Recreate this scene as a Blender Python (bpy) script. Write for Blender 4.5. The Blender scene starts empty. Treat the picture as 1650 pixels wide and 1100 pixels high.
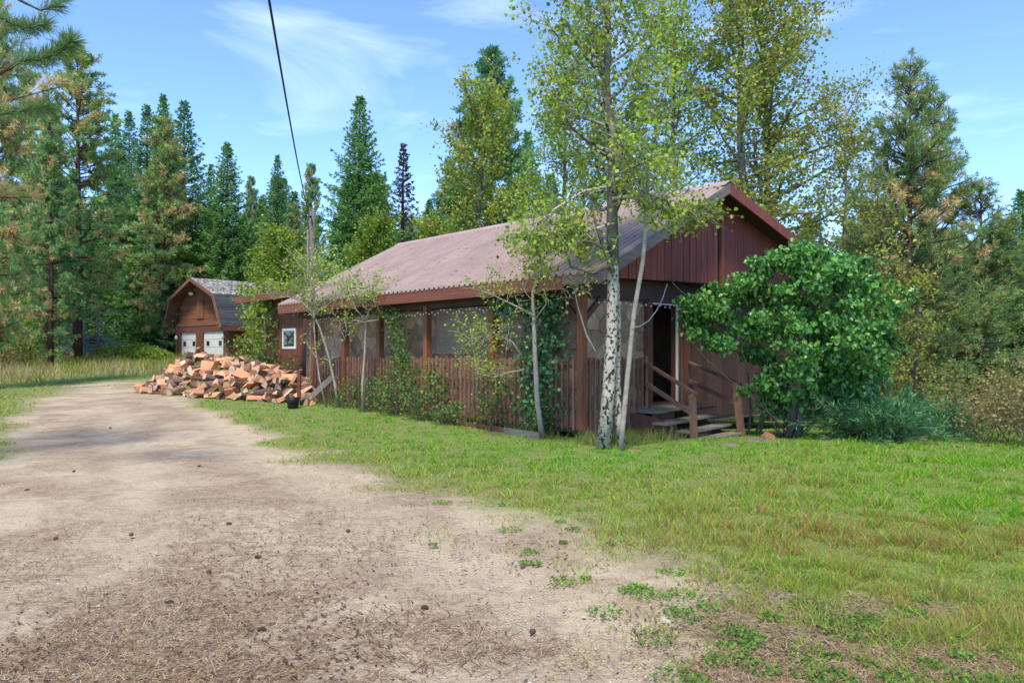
import bpy, math
import numpy as np
from mathutils import Vector

# ------------------------------------------------------------------ camera, world, sun, exposure
scene = bpy.context.scene
C = scene.collection
F_PX, EYE, HORIZON = 1200.0, 1.6, 570.0          # focal length / eye height of the viewpoint
cam_data = bpy.data.cameras.new("camera")
cam_data.sensor_width = 36.0
cam_data.lens = F_PX / 1650.0 * 36.0
cam_data.shift_y = (HORIZON - 550.0) / 1650.0
cam_data.clip_end = 3000
cam = bpy.data.objects.new("camera", cam_data)
cam.location = (0, 0, EYE)
cam.rotation_euler = (math.radians(90), 0, 0)
C.objects.link(cam)
scene.camera = cam

SUN_AZ = math.radians(-168)      # from +Y towards +X
SUN_EL = math.radians(59)
world = bpy.data.worlds.new("World")
scene.world = world
world.use_nodes = True
wn = world.node_tree.nodes
wl = world.node_tree.links
wn.clear()
w_out = wn.new("ShaderNodeOutputWorld")
w_bg = wn.new("ShaderNodeBackground")
w_bg.inputs["Strength"].default_value = 0.14
sky = wn.new("ShaderNodeTexSky")
sky.sky_type = 'NISHITA'
sky.sun_disc = False
sky.sun_elevation = SUN_EL
sky.sun_rotation = SUN_AZ
sky.altitude = 1500
sky.air_density = 0.85
sky.dust_density = 0.0
sky.ozone_density = 6.5
# thin veils of cloud
tc = wn.new("ShaderNodeTexCoord")
mp = wn.new("ShaderNodeMapping")
mp.inputs["Scale"].default_value = (1.3, 1.3, 4.2)
mp.inputs["Rotation"].default_value = (0.35, 0.2, 0.5)
nz = wn.new("ShaderNodeTexNoise")
nz.inputs["Scale"].default_value = 2.1
nz.inputs["Detail"].default_value = 6
nz.inputs["Roughness"].default_value = 0.55
nz.inputs["Distortion"].default_value = 0.6
rp = wn.new("ShaderNodeValToRGB")
rp.color_ramp.elements[0].position = 0.54
rp.color_ramp.elements[0].color = (0, 0, 0, 1)
rp.color_ramp.elements[1].position = 0.78
rp.color_ramp.elements[1].color = (0.34, 0.34, 0.34, 1)
cmix = wn.new("ShaderNodeMix")
cmix.data_type = 'RGBA'
cmix.inputs["B"].default_value = (4.6, 5.2, 6.0, 1)
wl.new(tc.outputs["Generated"], mp.inputs["Vector"])
wl.new(mp.outputs["Vector"], nz.inputs["Vector"])
wl.new(nz.outputs["Fac"], rp.inputs["Fac"])
wl.new(rp.outputs["Color"], cmix.inputs["Factor"])
wl.new(sky.outputs["Color"], cmix.inputs["A"])
wl.new(cmix.outputs["Result"], w_bg.inputs["Color"])
wl.new(w_bg.outputs["Background"], w_out.inputs["Surface"])

sun_data = bpy.data.lights.new("sun", 'SUN')
sun_data.energy = 2.0
sun_data.angle = math.radians(11.0)
sun_data.color = (1.0, 0.90, 0.74)
sun = bpy.data.objects.new("sun", sun_data)
sd = Vector((math.sin(SUN_AZ) * math.cos(SUN_EL), math.cos(SUN_AZ) * math.cos(SUN_EL), math.sin(SUN_EL)))
sun.rotation_euler = sd.to_track_quat('Z', 'Y').to_euler()
C.objects.link(sun)

vs = scene.view_settings
vs.view_transform = 'Standard'
vs.look = 'None'
vs.exposure = 1.5
vs.gamma = 1.0
scene.cycles.max_bounces = 6
scene.cycles.diffuse_bounces = 4
scene.cycles.transparent_max_bounces = 4

# ------------------------------------------------------------------ helpers
def RNG(s):
    return np.random.default_rng(s)

def ss(a, b, x):
    t = np.clip((np.asarray(x, float) - a) / (b - a), 0, 1)
    return t * t * (3 - 2 * t)

_perm = RNG(99).random((64, 64))
def vnoise(x, y):
    """tileable smooth value noise, 0..1"""
    x = np.asarray(x, float); y = np.asarray(y, float)
    xi = np.floor(x).astype(int); yi = np.floor(y).astype(int)
    fx = x - xi; fy = y - yi
    fx = fx * fx * (3 - 2 * fx); fy = fy * fy * (3 - 2 * fy)
    g = lambda a, b: _perm[a % 64, b % 64]
    return (g(xi, yi) * (1 - fx) + g(xi + 1, yi) * fx) * (1 - fy) + (g(xi, yi + 1) * (1 - fx) + g(xi + 1, yi + 1) * fx) * fy

def fbm(x, y, o=4):
    s = 0; a = .5; n = 0
    for k in range(o):
        s = s + a * vnoise(x * 2 ** k + 7.3 * k, y * 2 ** k + 3.1 * k); n += a; a *= .5
    return s / n

def gz(x, y):
    """height of the terrain"""
    x = np.asarray(x, float); y = np.asarray(y, float)
    t = np.clip(y - 13.5, 0, 75)
    left = ss(7, -1, x)
    z = .0355 * t * left
    z = z - (1 - left) * (.06 * np.clip(t, 0, 40))
    z = z + .12 * ss(30, 60, y) * (fbm(x * .12, y * .12, 3) - .5) * 4
    return z

def ground_hit(px, py):
    """distance Y at which the view ray meets the terrain"""
    lo, hi = 2.0, 120.0
    for _ in range(50):
        m = (lo + hi) / 2
        if EYE - (py - HORIZON) / F_PX * m > float(gz((px - 825) / F_PX * m, m)):
            lo = m
        else:
            hi = m
    return lo

def xy(px, D):
    return (px - 825) / F_PX * D, D

# ---- materials
def new_mat(name):
    m = bpy.data.materials.new(name)
    m.use_nodes = True
    n = m.node_tree.nodes
    b = n["Principled BSDF"]
    b.inputs["Roughness"].default_value = .8
    return m, n, m.node_tree.links, b

def M(name, c1, c2=None, scale=4.0, stretch=(1, 1, 1), rough=.8, bump=0.0, bscale=None, rnd=.25, detail=6, c3=None,
      s3=30.0, t3=.58, metallic=0.0, spec=.3, lo=.35, hi=.65):
    """two-tone noise colour, third tone for stains/flecks, per-object brightness, bump"""
    m, n, l, b = new_mat(name)
    b.inputs["Roughness"].default_value = rough
    b.inputs["Metallic"].default_value = metallic
    b.inputs["Specular IOR Level"].default_value = spec
    tc = n.new("ShaderNodeTexCoord")
    mp = n.new("ShaderNodeMapping")
    mp.inputs["Scale"].default_value = stretch
    oi = n.new("ShaderNodeObjectInfo")
    off = n.new("ShaderNodeVectorMath"); off.operation = 'SCALE'
    comb = n.new("ShaderNodeCombineXYZ")
    for k in range(3):
        l.new(oi.outputs["Random"], comb.inputs[k])
    l.new(comb.outputs[0], off.inputs[0]); off.inputs["Scale"].default_value = 37.0
    l.new(tc.outputs["Object"], mp.inputs["Vector"])
    l.new(off.outputs[0], mp.inputs["Location"])
    no = n.new("ShaderNodeTexNoise")
    no.inputs["Scale"].default_value = scale
    no.inputs["Detail"].default_value = detail
    no.inputs["Roughness"].default_value = .62
    l.new(mp.outputs[0], no.inputs["Vector"])
    r = n.new("ShaderNodeMapRange")
    r.inputs[1].default_value = lo; r.inputs[2].default_value = hi
    l.new(no.outputs["Fac"], r.inputs[0])
    mx = n.new("ShaderNodeMix"); mx.data_type = 'RGBA'
    mx.inputs["A"].default_value = (*c1, 1)
    mx.inputs["B"].default_value = (*(c2 or c1), 1)
    l.new(r.outputs[0], mx.inputs["Factor"])
    col = mx.outputs["Result"]
    if c3:
        n3 = n.new("ShaderNodeTexNoise")
        n3.inputs["Scale"].default_value = s3; n3.inputs["Detail"].default_value = 4
        l.new(mp.outputs[0], n3.inputs["Vector"])
        r3 = n.new("ShaderNodeMapRange")
        r3.inputs[1].default_value = t3; r3.inputs[2].default_value = t3 + .08
        l.new(n3.outputs["Fac"], r3.inputs[0])
        m3 = n.new("ShaderNodeMix"); m3.data_type = 'RGBA'
        m3.inputs["B"].default_value = (*c3, 1)
        l.new(r3.outputs[0], m3.inputs["Factor"]); l.new(col, m3.inputs["A"])
        col = m3.outputs["Result"]
    if rnd:
        rr = n.new("ShaderNodeMapRange")
        rr.inputs[3].default_value = 1 - rnd; rr.inputs[4].default_value = 1 + rnd
        l.new(oi.outputs["Random"], rr.inputs[0])
        hv = n.new("ShaderNodeHueSaturation")
        l.new(rr.outputs[0], hv.inputs["Value"]); l.new(col, hv.inputs["Color"])
        col = hv.outputs[0]
    l.new(col, b.inputs["Base Color"])
    if bump:
        nb = n.new("ShaderNodeTexNoise")
        nb.inputs["Scale"].default_value = bscale or scale * 4
        nb.inputs["Detail"].default_value = 5
        l.new(mp.outputs[0], nb.inputs["Vector"])
        bp = n.new("ShaderNodeBump"); bp.inputs["Strength"].default_value = bump
        bp.inputs["Distance"].default_value = .02
        l.new(nb.outputs["Fac"], bp.inputs["Height"])
        l.new(bp.outputs[0], b.inputs["Normal"])
    return m

def leaf_mat(name, trans=.35, rough=.6, gloss=.25):
    m, n, l, b = new_mat(name)
    at = n.new("ShaderNodeAttribute"); at.attribute_name = "tint"
    l.new(at.outputs["Color"], b.inputs["Base Color"])
    b.inputs["Roughness"].default_value = rough
    b.inputs["Specular IOR Level"].default_value = gloss
    if trans:
        tr = n.new("ShaderNodeBsdfTranslucent")
        hs = n.new("ShaderNodeHueSaturation")
        hs.inputs["Value"].default_value = 1.35; hs.inputs["Saturation"].default_value = 1.05; hs.inputs["Hue"].default_value = .492
        l.new(at.outputs["Color"], hs.inputs["Color"]); l.new(hs.outputs[0], tr.inputs["Color"])
        mx = n.new("ShaderNodeMixShader"); mx.inputs[0].default_value = trans
        l.new(b.outputs[0], mx.inputs[1]); l.new(tr.outputs[0], mx.inputs[2])
        l.new(mx.outputs[0], n["Material Output"].inputs["Surface"])
    return m

# ---- mesh building
class MB:
    def __init__(s):
        s.v = []; s.f = []; s.m = []; s.sm = []
    def add(s, vs, fs, mi=0, smooth=False):
        o = len(s.v)
        s.v += [tuple(map(float, p)) for p in vs]
        s.f += [tuple(i + o for i in f) for f in fs]
        s.m += [mi] * len(fs); s.sm += [smooth] * len(fs)
        return s
    def box(s, x0, x1, y0, y1, z0, z1, mi=0):
        v = [(x, y, z) for z in (z0, z1) for y in (y0, y1) for x in (x0, x1)]
        return s.add(v, [(0, 2, 3, 1), (4, 5, 7, 6), (0, 1, 5, 4), (2, 6, 7, 3), (0, 4, 6, 2), (1, 3, 7, 5)], mi)
    def beam(s, a, b, w, h, mi=0, up=(0, 0, 1)):
        """rectangular bar from a to b; h along up, w sideways"""
        a = Vector(a); b = Vector(b); d = (b - a).normalized(); up = Vector(up)
        sd = d.cross(up).normalized(); u2 = sd.cross(d).normalized()
        q = [a + sd * i * w / 2 + u2 * j * h / 2 for i, j in ((-1, -1), (1, -1), (1, 1), (-1, 1))]
        q += [p + (b - a) for p in q]
        return s.add(q, [(0, 1, 2, 3), (7, 6, 5, 4), (0, 4, 5, 1), (1, 5, 6, 2), (2, 6, 7, 3), (3, 7, 4, 0)], mi)
    def prism(s, poly, y0, y1, mi=0, axis='y'):
        """extrude polygon (a,b) along an axis"""
        n = len(poly)
        if axis == 'y':
            v = [(a, y0, b) for a, b in poly] + [(a, y1, b) for a, b in poly]
        elif axis == 'x':
            v = [(y0, a, b) for a, b in poly] + [(y1, a, b) for a, b in poly]
        else:
            v = [(a, b, y0) for a, b in poly] + [(a, b, y1) for a, b in poly]
        f = [tuple(range(n))[::-1], tuple(range(n, 2 * n))] + [(i, (i + 1) % n, n + (i + 1) % n, n + i) for i in range(n)]
        return s.add(v, f, mi)
    def tube(s, pts, rad, n=6, mi=0, cap=True):
        pts = [Vector(p) for p in pts]
        if not hasattr(rad, '__len__'):
            rad = [rad] * len(pts)
        o = len(s.v); vs = []; ref = Vector((.31, .17, .93))
        for i, p in enumerate(pts):
            d = (pts[min(i + 1, len(pts) - 1)] - pts[max(i - 1, 0)])
            d = d.normalized() if d.length > 1e-9 else Vector((0, 0, 1))
            a = d.cross(ref)
            if a.length < .05: a = d.cross(Vector((1, 0, 0)))
            a.normalize(); b = d.cross(a)
            for k in range(n):
                t = 2 * math.pi * k / n
                vs.append(p + (a * math.cos(t) + b * math.sin(t)) * rad[i])
        fs = [(i * n + k, i * n + (k + 1) % n, (i + 1) * n + (k + 1) % n, (i + 1) * n + k) for i in range(len(pts) - 1) for k in range(n)]
        s.add(vs, fs, mi, True)
        if cap:
            s.f += [tuple(o + k for k in range(n))[::-1], tuple(o + (len(pts) - 1) * n + k for k in range(n))]
            s.m += [mi, mi]; s.sm += [False, False]
        return s
    def mesh(s, name, mats):
        me = bpy.data.meshes.new(name)
        me.from_pydata(s.v, [], s.f)
        for m in (mats if isinstance(mats, (list, tuple)) else [mats]):
            me.materials.append(m)
        me.polygons.foreach_set("material_index", s.m)
        me.polygons.foreach_set("use_smooth", s.sm)
        me.update()
        return me

def np_mesh(name, V, k, mat, cols):
    """V: (n*k,3) vertices, every k consecutive ones a face; cols: (n,3) tint per face"""
    V = np.asarray(V, np.float32).reshape(-1, 3)
    n = len(V) // k
    me = bpy.data.meshes.new(name)
    me.vertices.add(len(V)); me.vertices.foreach_set("co", V.ravel())
    me.loops.add(n * k); me.loops.foreach_set("vertex_index", np.arange(n * k, dtype=np.int32))
    me.polygons.add(n)
    me.polygons.foreach_set("loop_start", np.arange(0, n * k, k, dtype=np.int32))
    try:
        me.polygons.foreach_set("loop_total", np.full(n, k, np.int32))
    except Exception:
        pass
    at = me.attributes.new("tint", 'FLOAT_COLOR', 'POINT')
    c4 = np.ones((n * k, 4), np.float32); c4[:, :3] = np.repeat(np.clip(cols, 0, 1), k, axis=0)
    at.data.foreach_set("color", c4.ravel())
    me.materials.append(mat)
    me.update(calc_edges=True)
    return me

def obj(name, me, parent=None, loc=(0, 0, 0), rot=(0, 0, 0), scale=(1, 1, 1)):
    o = bpy.data.objects.new(name, me)
    o.location = loc; o.rotation_euler = rot; o.scale = scale
    o.parent = parent
    C.objects.link(o)
    return o

def part(name, mb, mat, parent):
    return obj(name, mb.mesh(name, mat), parent)

def tag(o, label, cat, group=None, kind=None):
    o["label"] = label; o["category"] = cat
    if group: o["group"] = group
    if kind: o["kind"] = kind
    return o

def thing(name, label, cat, loc=(0, 0, 0), rz=0.0, group=None):
    o = obj(name, None, None, loc, (0, 0, rz))
    o.empty_display_size = .2
    return tag(o, label, cat, group)

def copy_thing(src, label, group=None, loc=None, rz=None, scale=None):
    c = src.copy(); C.objects.link(c)
    c["label"] = label
    if group: c["group"] = group
    if loc is not None: c.location = loc
    if rz is not None: c.rotation_euler = (0, 0, rz)
    if scale is not None: c.scale = scale
    for ch in list(src.children):
        k = ch.copy(); C.objects.link(k); k.parent = c
        for g in list(ch.children):
            q = g.copy(); C.objects.link(q); q.parent = k
    return c

def structure(name, me):
    o = obj(name, me); o["kind"] = "structure"
    return o

# ------------------------------------------------------------------ materials
m_fascia = M("fascia_red_brown", (.20, .070, .042), (.145, .05, .034), 3, (1, .25, 4), .75, .3, 20, .12, c3=(.30, .20, .16), s3=9, t3=.63)
m_trim = M("trim_brown", (.135, .052, .034), (.085, .036, .026), 4, (4, 4, .6), .8, .3, 30, .2)
m_post = M("post_orange_brown", (.25, .095, .042), (.15, .055, .03), 5, (3, 3, .5), .75, .3, 20, .15)
m_picket = M("picket_brown", (.29, .135, .088), (.18, .088, .062), 6, (4, 4, .7), .85, .4, 30, .35, c3=(.22, .17, .14), s3=14, t3=.6)
m_clad = M("gable_plank_red", (.25, .068, .048), (.155, .042, .034), 3, (6, 6, .5), .8, .3, 30, .16, c3=(.20, .075, .06), s3=12, t3=.66)
m_clad2 = M("gable_board_dark_red", (.19, .048, .040), (.145, .037, .033), 3, (6, 6, .6), .8, .25, 30, .07, c3=(.20, .10, .09), s3=10, t3=.7)
m_clad3 = M("gable_plank_orange", (.23, .075, .042), (.15, .05, .032), 3, (6, 6, .5), .8, .3, 30, .1)
m_rake = M("rake_weathered_grey", (.20, .17, .16), (.12, .095, .09), 4, (.5, 4, 4), .85, .4, 20, .1)
m_wallbrown = M("wall_dark_brown", (.090, .046, .036), (.055, .03, .025), 4, (5, 5, .5), .85, .3, 30, .2)
m_plyw = M("plywood_brown", (.085, .044, .034), (.06, .034, .028), 2, (1, 1, 1), .8, .1, 30, .05)
m_stone = M("veneer_stone", (.36, .215, .13), (.24, .155, .105), 7, (1, 1, .7), .9, .6, 20, .33, c3=(.33, .27, .21), s3=6, t3=.58)
m_mortar = M("mortar_grey_brown", (.22, .155, .11), (.15, .105, .08), 9, rough=.95, bump=.4, rnd=0)
m_screen = M("screen_grey", (.25, .175, .12), (.17, .12, .085), 4, (1, 1, .6), .85, .2, 14, .08)
m_roof = M("roof_metal_red", (.37, .275, .245), (.30, .215, .19), 1.2, (1, 1, .5), .62, .04, 6, .045, c3=(.21, .12, .105), s3=5, t3=.66, metallic=0, spec=.3)
m_dark = M("dark_gap", (.018, .014, .012), rnd=0)
m_tread = M("tread_grey_wood", (.23, .205, .165), (.14, .125, .10), 6, (.6, 5, 5), .9, .5, 20, .15, c3=(.10, .13, .06), s3=5, t3=.6)
m_rail = M("rail_brown_wood", (.23, .125, .080), (.14, .075, .05), 6, (2, 2, 2), .8, .4, 30, .15)
m_white = M("white_paint", (.72, .71, .66), (.58, .57, .53), 3, rough=.6, rnd=.05)
m_stool = M("stool_orange_wood", (.52, .20, .05), (.40, .14, .04), 6, (3, 3, .6), .5)
m_glass = M("dark_glass", (.02, .025, .03), rough=.08, rnd=0, spec=.6)
m_black = M("black_plastic", (.012, .012, .013), rough=.5, rnd=0)
m_cable = M("black_cable", (.012, .012, .013), rough=.6, rnd=0)
m_rope = M("white_cord", (.55, .52, .5), rough=.6, rnd=0)
m_bulb = M("clear_bulb", (.75, .73, .65), rough=.2, rnd=.1, spec=.6)
m_garage = M("garage_red_brown", (.185, .068, .040), (.125, .047, .03), 3, (3, 3, .5), .85, .3, 20, .1)
m_gableg = M("garage_gable_board", (.25, .095, .042), (.18, .07, .034), 3, (.4, .4, 4), .85, .3, 20, .16)
m_gtrim = M("garage_trim", (.22, .105, .07), (.155, .07, .05), 4, rough=.85, rnd=.1)
m_gdoor = M("garage_door_white", (.66, .65, .60), (.56, .55, .51), 2, rough=.6, rnd=.05)
m_shingle = M("shingle_dark_grey", (.060, .062, .072), (.040, .042, .05), 5, rough=.95, bump=.3, rnd=.25)
m_shingle2 = M("shingle_lichen", (.085, .085, .085), (.13, .125, .12), 5, rough=.95, bump=.3, rnd=.2, c3=(.50, .48, .46), s3=7, t3=.5)
m_wood = M("split_wood", (.64, .33, .18), (.50, .215, .10), 8, (6, 6, .7), .8, .8, 30, .4, c3=(.72, .52, .36), s3=10, t3=.6)
m_bark = M("log_bark", (.19, .115, .08), (.11, .07, .052), 14, (2, 2, .6), .95, .7, 30, .3, c3=(.25, .17, .13), s3=12, t3=.6)
m_end = M("sawn_end", (.56, .40, .27), (.42, .29, .20), 14, rough=.85, bump=.4, rnd=.35, c3=(.30, .24, .19), s3=8, t3=.56)
m_pbark = M("pine_bark", (.10, .060, .042), (.055, .036, .028), 9, (1, 1, .25), .95, .7, 20, .15)
m_fbark = M("fir_bark", (.085, .068, .058), (.05, .04, .035), 9, (1, 1, .25), .95, .6, 20, .15)
m_deadwood = M("dead_grey_wood", (.30, .27, .24), (.2, .175, .15), 8, (1, 1, .4), .9, .3, 20, .15)
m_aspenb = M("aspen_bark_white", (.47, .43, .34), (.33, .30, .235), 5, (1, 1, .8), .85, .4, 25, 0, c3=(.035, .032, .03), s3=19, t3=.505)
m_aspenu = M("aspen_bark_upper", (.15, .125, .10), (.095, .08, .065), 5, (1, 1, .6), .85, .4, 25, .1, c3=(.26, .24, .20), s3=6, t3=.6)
m_twig = M("pale_sapling_bark", (.36, .33, .27), (.25, .22, .175), 7, rough=.85, bump=.2, rnd=.1, c3=(.08, .07, .06), s3=16, t3=.64)
m_shrubw = M("shrub_wood", (.12, .095, .075), (.07, .055, .045), 8, rough=.9, bump=.3, rnd=.1)
m_pole = M("utility_pole_wood", (.15, .135, .12), (.10, .09, .08), 7, (3, 3, .3), .9, .4, 20, 0)
m_rock = M("garden_rock", (.24, .19, .16), (.15, .12, .10), 6, rough=.95, bump=.5, rnd=.2)
m_rockred = M("reddish_rock", (.26, .115, .075), (.18, .085, .06), 6, rough=.95, bump=.5, rnd=.1)
m_pale = M("pale_stone", (.46, .41, .35), (.38, .33, .28), 20, rough=.9, bump=.3, rnd=0)
m_cone = M("pine_cone_brown", (.13, .075, .05), (.08, .05, .036), 20, rough=.9, bump=.5, rnd=.2)
m_car = M("car_teal_paint", (.035, .15, .15), rough=.25, rnd=0, spec=.6)
m_rubber = M("tyre_rubber", (.015, .015, .015), rough=.8, rnd=0)
m_leaf = leaf_mat("broad_leaf", .42, .5, .3)
m_bushleaf = leaf_mat("glossy_leaf", .22, .38, .45)
m_needle = leaf_mat("needles", .32, .6, .2)
m_grass = leaf_mat("grass_blade", .35, .65, .15)
m_litter = leaf_mat("litter", 0, .9, .1)

# ------------------------------------------------------------------ terrain
# edge of the dirt drive, right then left, as pixel rows
def edge(pts):
    w = []
    for px, py in pts:
        D = ground_hit(px, py)
        w.append((D, (px - 825) / F_PX * D))
    w.sort()
    return np.array(w)
E_R = edge([(262, 618), (300, 636), (405, 672), (480, 712), (560, 752), (640, 795), (735, 845), (850, 900), (960, 950), (1080, 1000), (1190, 1050), (1300, 1100)])
E_L = edge([(185, 612), (120, 622), (70, 645), (35, 680), (5, 720), (-90, 800), (-300, 1000)])
def lawn_mask(x, y):
    """0 on the bare drive .. 1 in full turf"""
    xr = np.interp(y, E_R[:, 0], E_R[:, 1]); xl = np.interp(y, E_L[:, 0], E_L[:, 1])
    # in front of the first edge point keep the slope of the drive
    xr = np.where(y < E_R[0, 0], E_R[0, 1] + (E_R[0, 0] - y) * .62, xr)
    xl = np.where(y < E_L[0, 0], E_L[0, 1] - (E_L[0, 0] - y) * .2, xl)
    wob = (fbm(x * .9, y * .9, 4) - .5)
    s = (x - xr) * .75 + wob * 2.0
    r = ss(-.7, 2.2 - 2.0 * ss(6, 15, y), s + .15 * ss(7, 15, y))
    l = ss(-.4, .6, (xl - x) * .8 + wob * 1.4)
    far = ss(25.0, 31.0, y + wob * 7)
    return np.maximum(np.maximum(r, l), far)

def axis(fine0, fine1, step, lo, hi):
    a = list(np.arange(fine0, fine1, step))
    d, p = step, fine1
    while p < hi:
        a.append(p); d *= 1.16; p += d
    a.append(hi)
    d, p, b = step, fine0, []
    while p > lo:
        d *= 1.16; p -= d; b.append(max(p, lo))
    return np.array(sorted(set(b + a)))
gx = axis(-7, 8, .085, -900, 900)
gy = axis(2.6, 17, .085, -60, 1500)
GX, GY = np.meshgrid(gx, gy)
GZ = gz(GX, GY)
MASK = lawn_mask(GX, GY)
_xr0 = np.interp(GY, E_R[:, 0], E_R[:, 1]); _xl0 = np.interp(GY, E_L[:, 0], E_L[:, 1]); _w0 = (GX - _xl0) / np.maximum(_xr0 - _xl0, 1) + .10 * (fbm(GX * .35, GY * .35, 3) - .5)
GZ = GZ - .022 * (np.exp(-((_w0 - .86) / .08) ** 2) + np.exp(-((_w0 - .40) / .07) ** 2)) * (1 - MASK) + .035 * (fbm(GX * .55, GY * .55, 4) - .5) + (1 - MASK) * .018 * (fbm(GX * 3.5, GY * 3.5, 3) - .5) + .02 * MASK
nyy, nxx = GX.shape
idx = np.arange(nyy * nxx).reshape(nyy, nxx)
quads = np.stack([idx[:-1, :-1], idx[:-1, 1:], idx[1:, 1:], idx[1:, :-1]], -1).reshape(-1, 4)
gm = bpy.data.meshes.new("ground")
gm.vertices.add(nyy * nxx); gm.vertices.foreach_set("co", np.stack([GX, GY, GZ], -1).astype(np.float32).ravel())
gm.loops.add(quads.size); gm.loops.foreach_set("vertex_index", quads.astype(np.int32).ravel())
gm.polygons.add(len(quads)); gm.polygons.foreach_set("loop_start", np.arange(0, quads.size, 4, dtype=np.int32))
gm.polygons.foreach_set("use_smooth", np.ones(len(quads), bool))
ga = gm.attributes.new("turf", 'FLOAT', 'POINT'); ga.data.foreach_set("value", MASK.astype(np.float32).ravel())
_xr = np.interp(GY, E_R[:, 0], E_R[:, 1]); _xl = np.interp(GY, E_L[:, 0], E_L[:, 1])
_w = (GX - _xl) / np.maximum(_xr - _xl, 1) + .10 * (fbm(GX * .35, GY * .35, 3) - .5)
TRACK = np.exp(-((_w - .86) / .10) ** 2) + .75 * np.exp(-((_w - .40) / .08) ** 2)
gt = gm.attributes.new("track", 'FLOAT', 'POINT'); gt.data.foreach_set("value", TRACK.astype(np.float32).ravel())
gm.update(calc_edges=True)

def ground_material():
    m, n, l, b = new_mat("dirt_drive_and_soil")
    b.inputs["Roughness"].default_value = .95
    b.inputs["Specular IOR Level"].default_value = .1
    tc = n.new("ShaderNodeTexCoord")
    def noise(scale, detail=5, rough=.6, dist=0):
        x = n.new("ShaderNodeTexNoise"); x.inputs["Scale"].default_value = scale
        x.inputs["Detail"].default_value = detail; x.inputs["Roughness"].default_value = rough
        x.inputs["Distortion"].default_value = dist
        l.new(tc.outputs["Object"], x.inputs["Vector"]); return x.outputs["Fac"]
    def rng_(src, a, bb):
        x = n.new("ShaderNodeMapRange"); x.inputs[1].default_value = a; x.inputs[2].default_value = bb
        l.new(src, x.inputs[0]); return x.outputs[0]
    def mix(f, A, B):
        x = n.new("ShaderNodeMix"); x.data_type = 'RGBA'
        for s, i in ((A, "A"), (B, "B")):
            if isinstance(s, tuple): x.inputs[i].default_value = (*s, 1)
            else: l.new(s, x.inputs[i])
        if isinstance(f, float): x.inputs["Factor"].default_value = f
        else: l.new(f, x.inputs["Factor"])
        return x.outputs["Result"]
    def mul(a, bb):
        x = n.new("ShaderNodeMath"); x.operation = 'MULTIPLY'; l.new(a, x.inputs[0])
        if isinstance(bb, float): x.inputs[1].default_value = bb
        else: l.new(bb, x.inputs[1])
        return x.outputs[0]
    sand = mix(rng_(noise(.7, 6), .35, .65), (.49, .40, .27), (.40, .315, .21))
    sand = mix(rng_(noise(3.1, 6, .7), .5, .72), sand, (.30, .225, .165))
    # coarse grit: pale and dark grains
    sand = mix(rng_(noise(95, 3, .6), .56, .66), sand, (.55, .48, .40))
    sand = mix(rng_(noise(70, 3, .7), .57, .66), sand, (.17, .13, .10))
    # needle litter patches
    tk = n.new("ShaderNodeAttribute"); tk.attribute_name = "track"
    inv = n.new("ShaderNodeMapRange"); inv.inputs[1].default_value = .15; inv.inputs[2].default_value = .8; inv.inputs[3].default_value = 1.0; inv.inputs[4].default_value = .12
    l.new(tk.outputs["Fac"], inv.inputs[0])
    lit = mul(mul(rng_(noise(.75, 6, .66, .5), .40, .58), rng_(noise(26, 5, .75, 1.5), .34, .58)), inv.outputs[0])
    sand = mix(mul(lit, .85), sand, (.19, .125, .085))
    soil = mix(rng_(noise(2.2, 6, .65), .35, .65), (.17, .15, .065), (.30, .25, .13))
    soil = mix(rng_(noise(16, 5, .75), .40, .58), soil, (.12, .19, .04))
    soil = mix(mul(rng_(noise(.5, 4, .6), .42, .62), .6), soil, (.15, .21, .045))
    tf = n.new("ShaderNodeAttribute"); tf.attribute_name = "turf"
    tb = n.new("ShaderNodeMath"); tb.operation = 'ADD'
    l.new(tf.outputs["Fac"], tb.inputs[0])
    l.new(rng_(noise(5, 6, .7), 1.9, .1), tb.inputs[1])
    tcut = n.new("ShaderNodeMath"); tcut.operation = 'ADD'; tcut.inputs[1].default_value = -.78
    l.new(tb.outputs[0], tcut.inputs[0])
    col = mix(rng_(tcut.outputs[0], .15, .9), sand, soil)
    l.new(col, b.inputs["Base Color"])
    h1 = mul(noise(60, 5, .7), 1.0)
    bp = n.new("ShaderNodeBump"); bp.inputs["Strength"].default_value = .55; bp.inputs["Distance"].default_value = .018
    l.new(h1, bp.inputs["Height"])
    bp2 = n.new("ShaderNodeBump"); bp2.inputs["Strength"].default_value = .5; bp2.inputs["Distance"].default_value = .06
    l.new(noise(7, 6, .65), bp2.inputs["Height"]); l.new(bp.outputs[0], bp2.inputs["Normal"])
    l.new(bp2.outputs[0], b.inputs["Normal"])
    return m
gm.materials.append(ground_material())
ground = structure("ground", gm)

# ------------------------------------------------------------------ house  (local x = along gable, y = along the long side)
HP = (1.28, 13.7, 0.0)
HR = math.atan2(.6825, .7313)
house = thing("house", "long brown cabin with pinkish corrugated metal roof and picket-railed stone porch", "house", HP, HR)
VR, ZE, ZR = 3.76, 3.04, 5.19
def zr(v):
    return ZE + (ZR - ZE) / (VR + .4) * (v + .4) if v <= VR else ZR - .268 * (v - VR)
U0, U1, VE, VX = -.8, 11.4, -.42, 10.2
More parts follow.
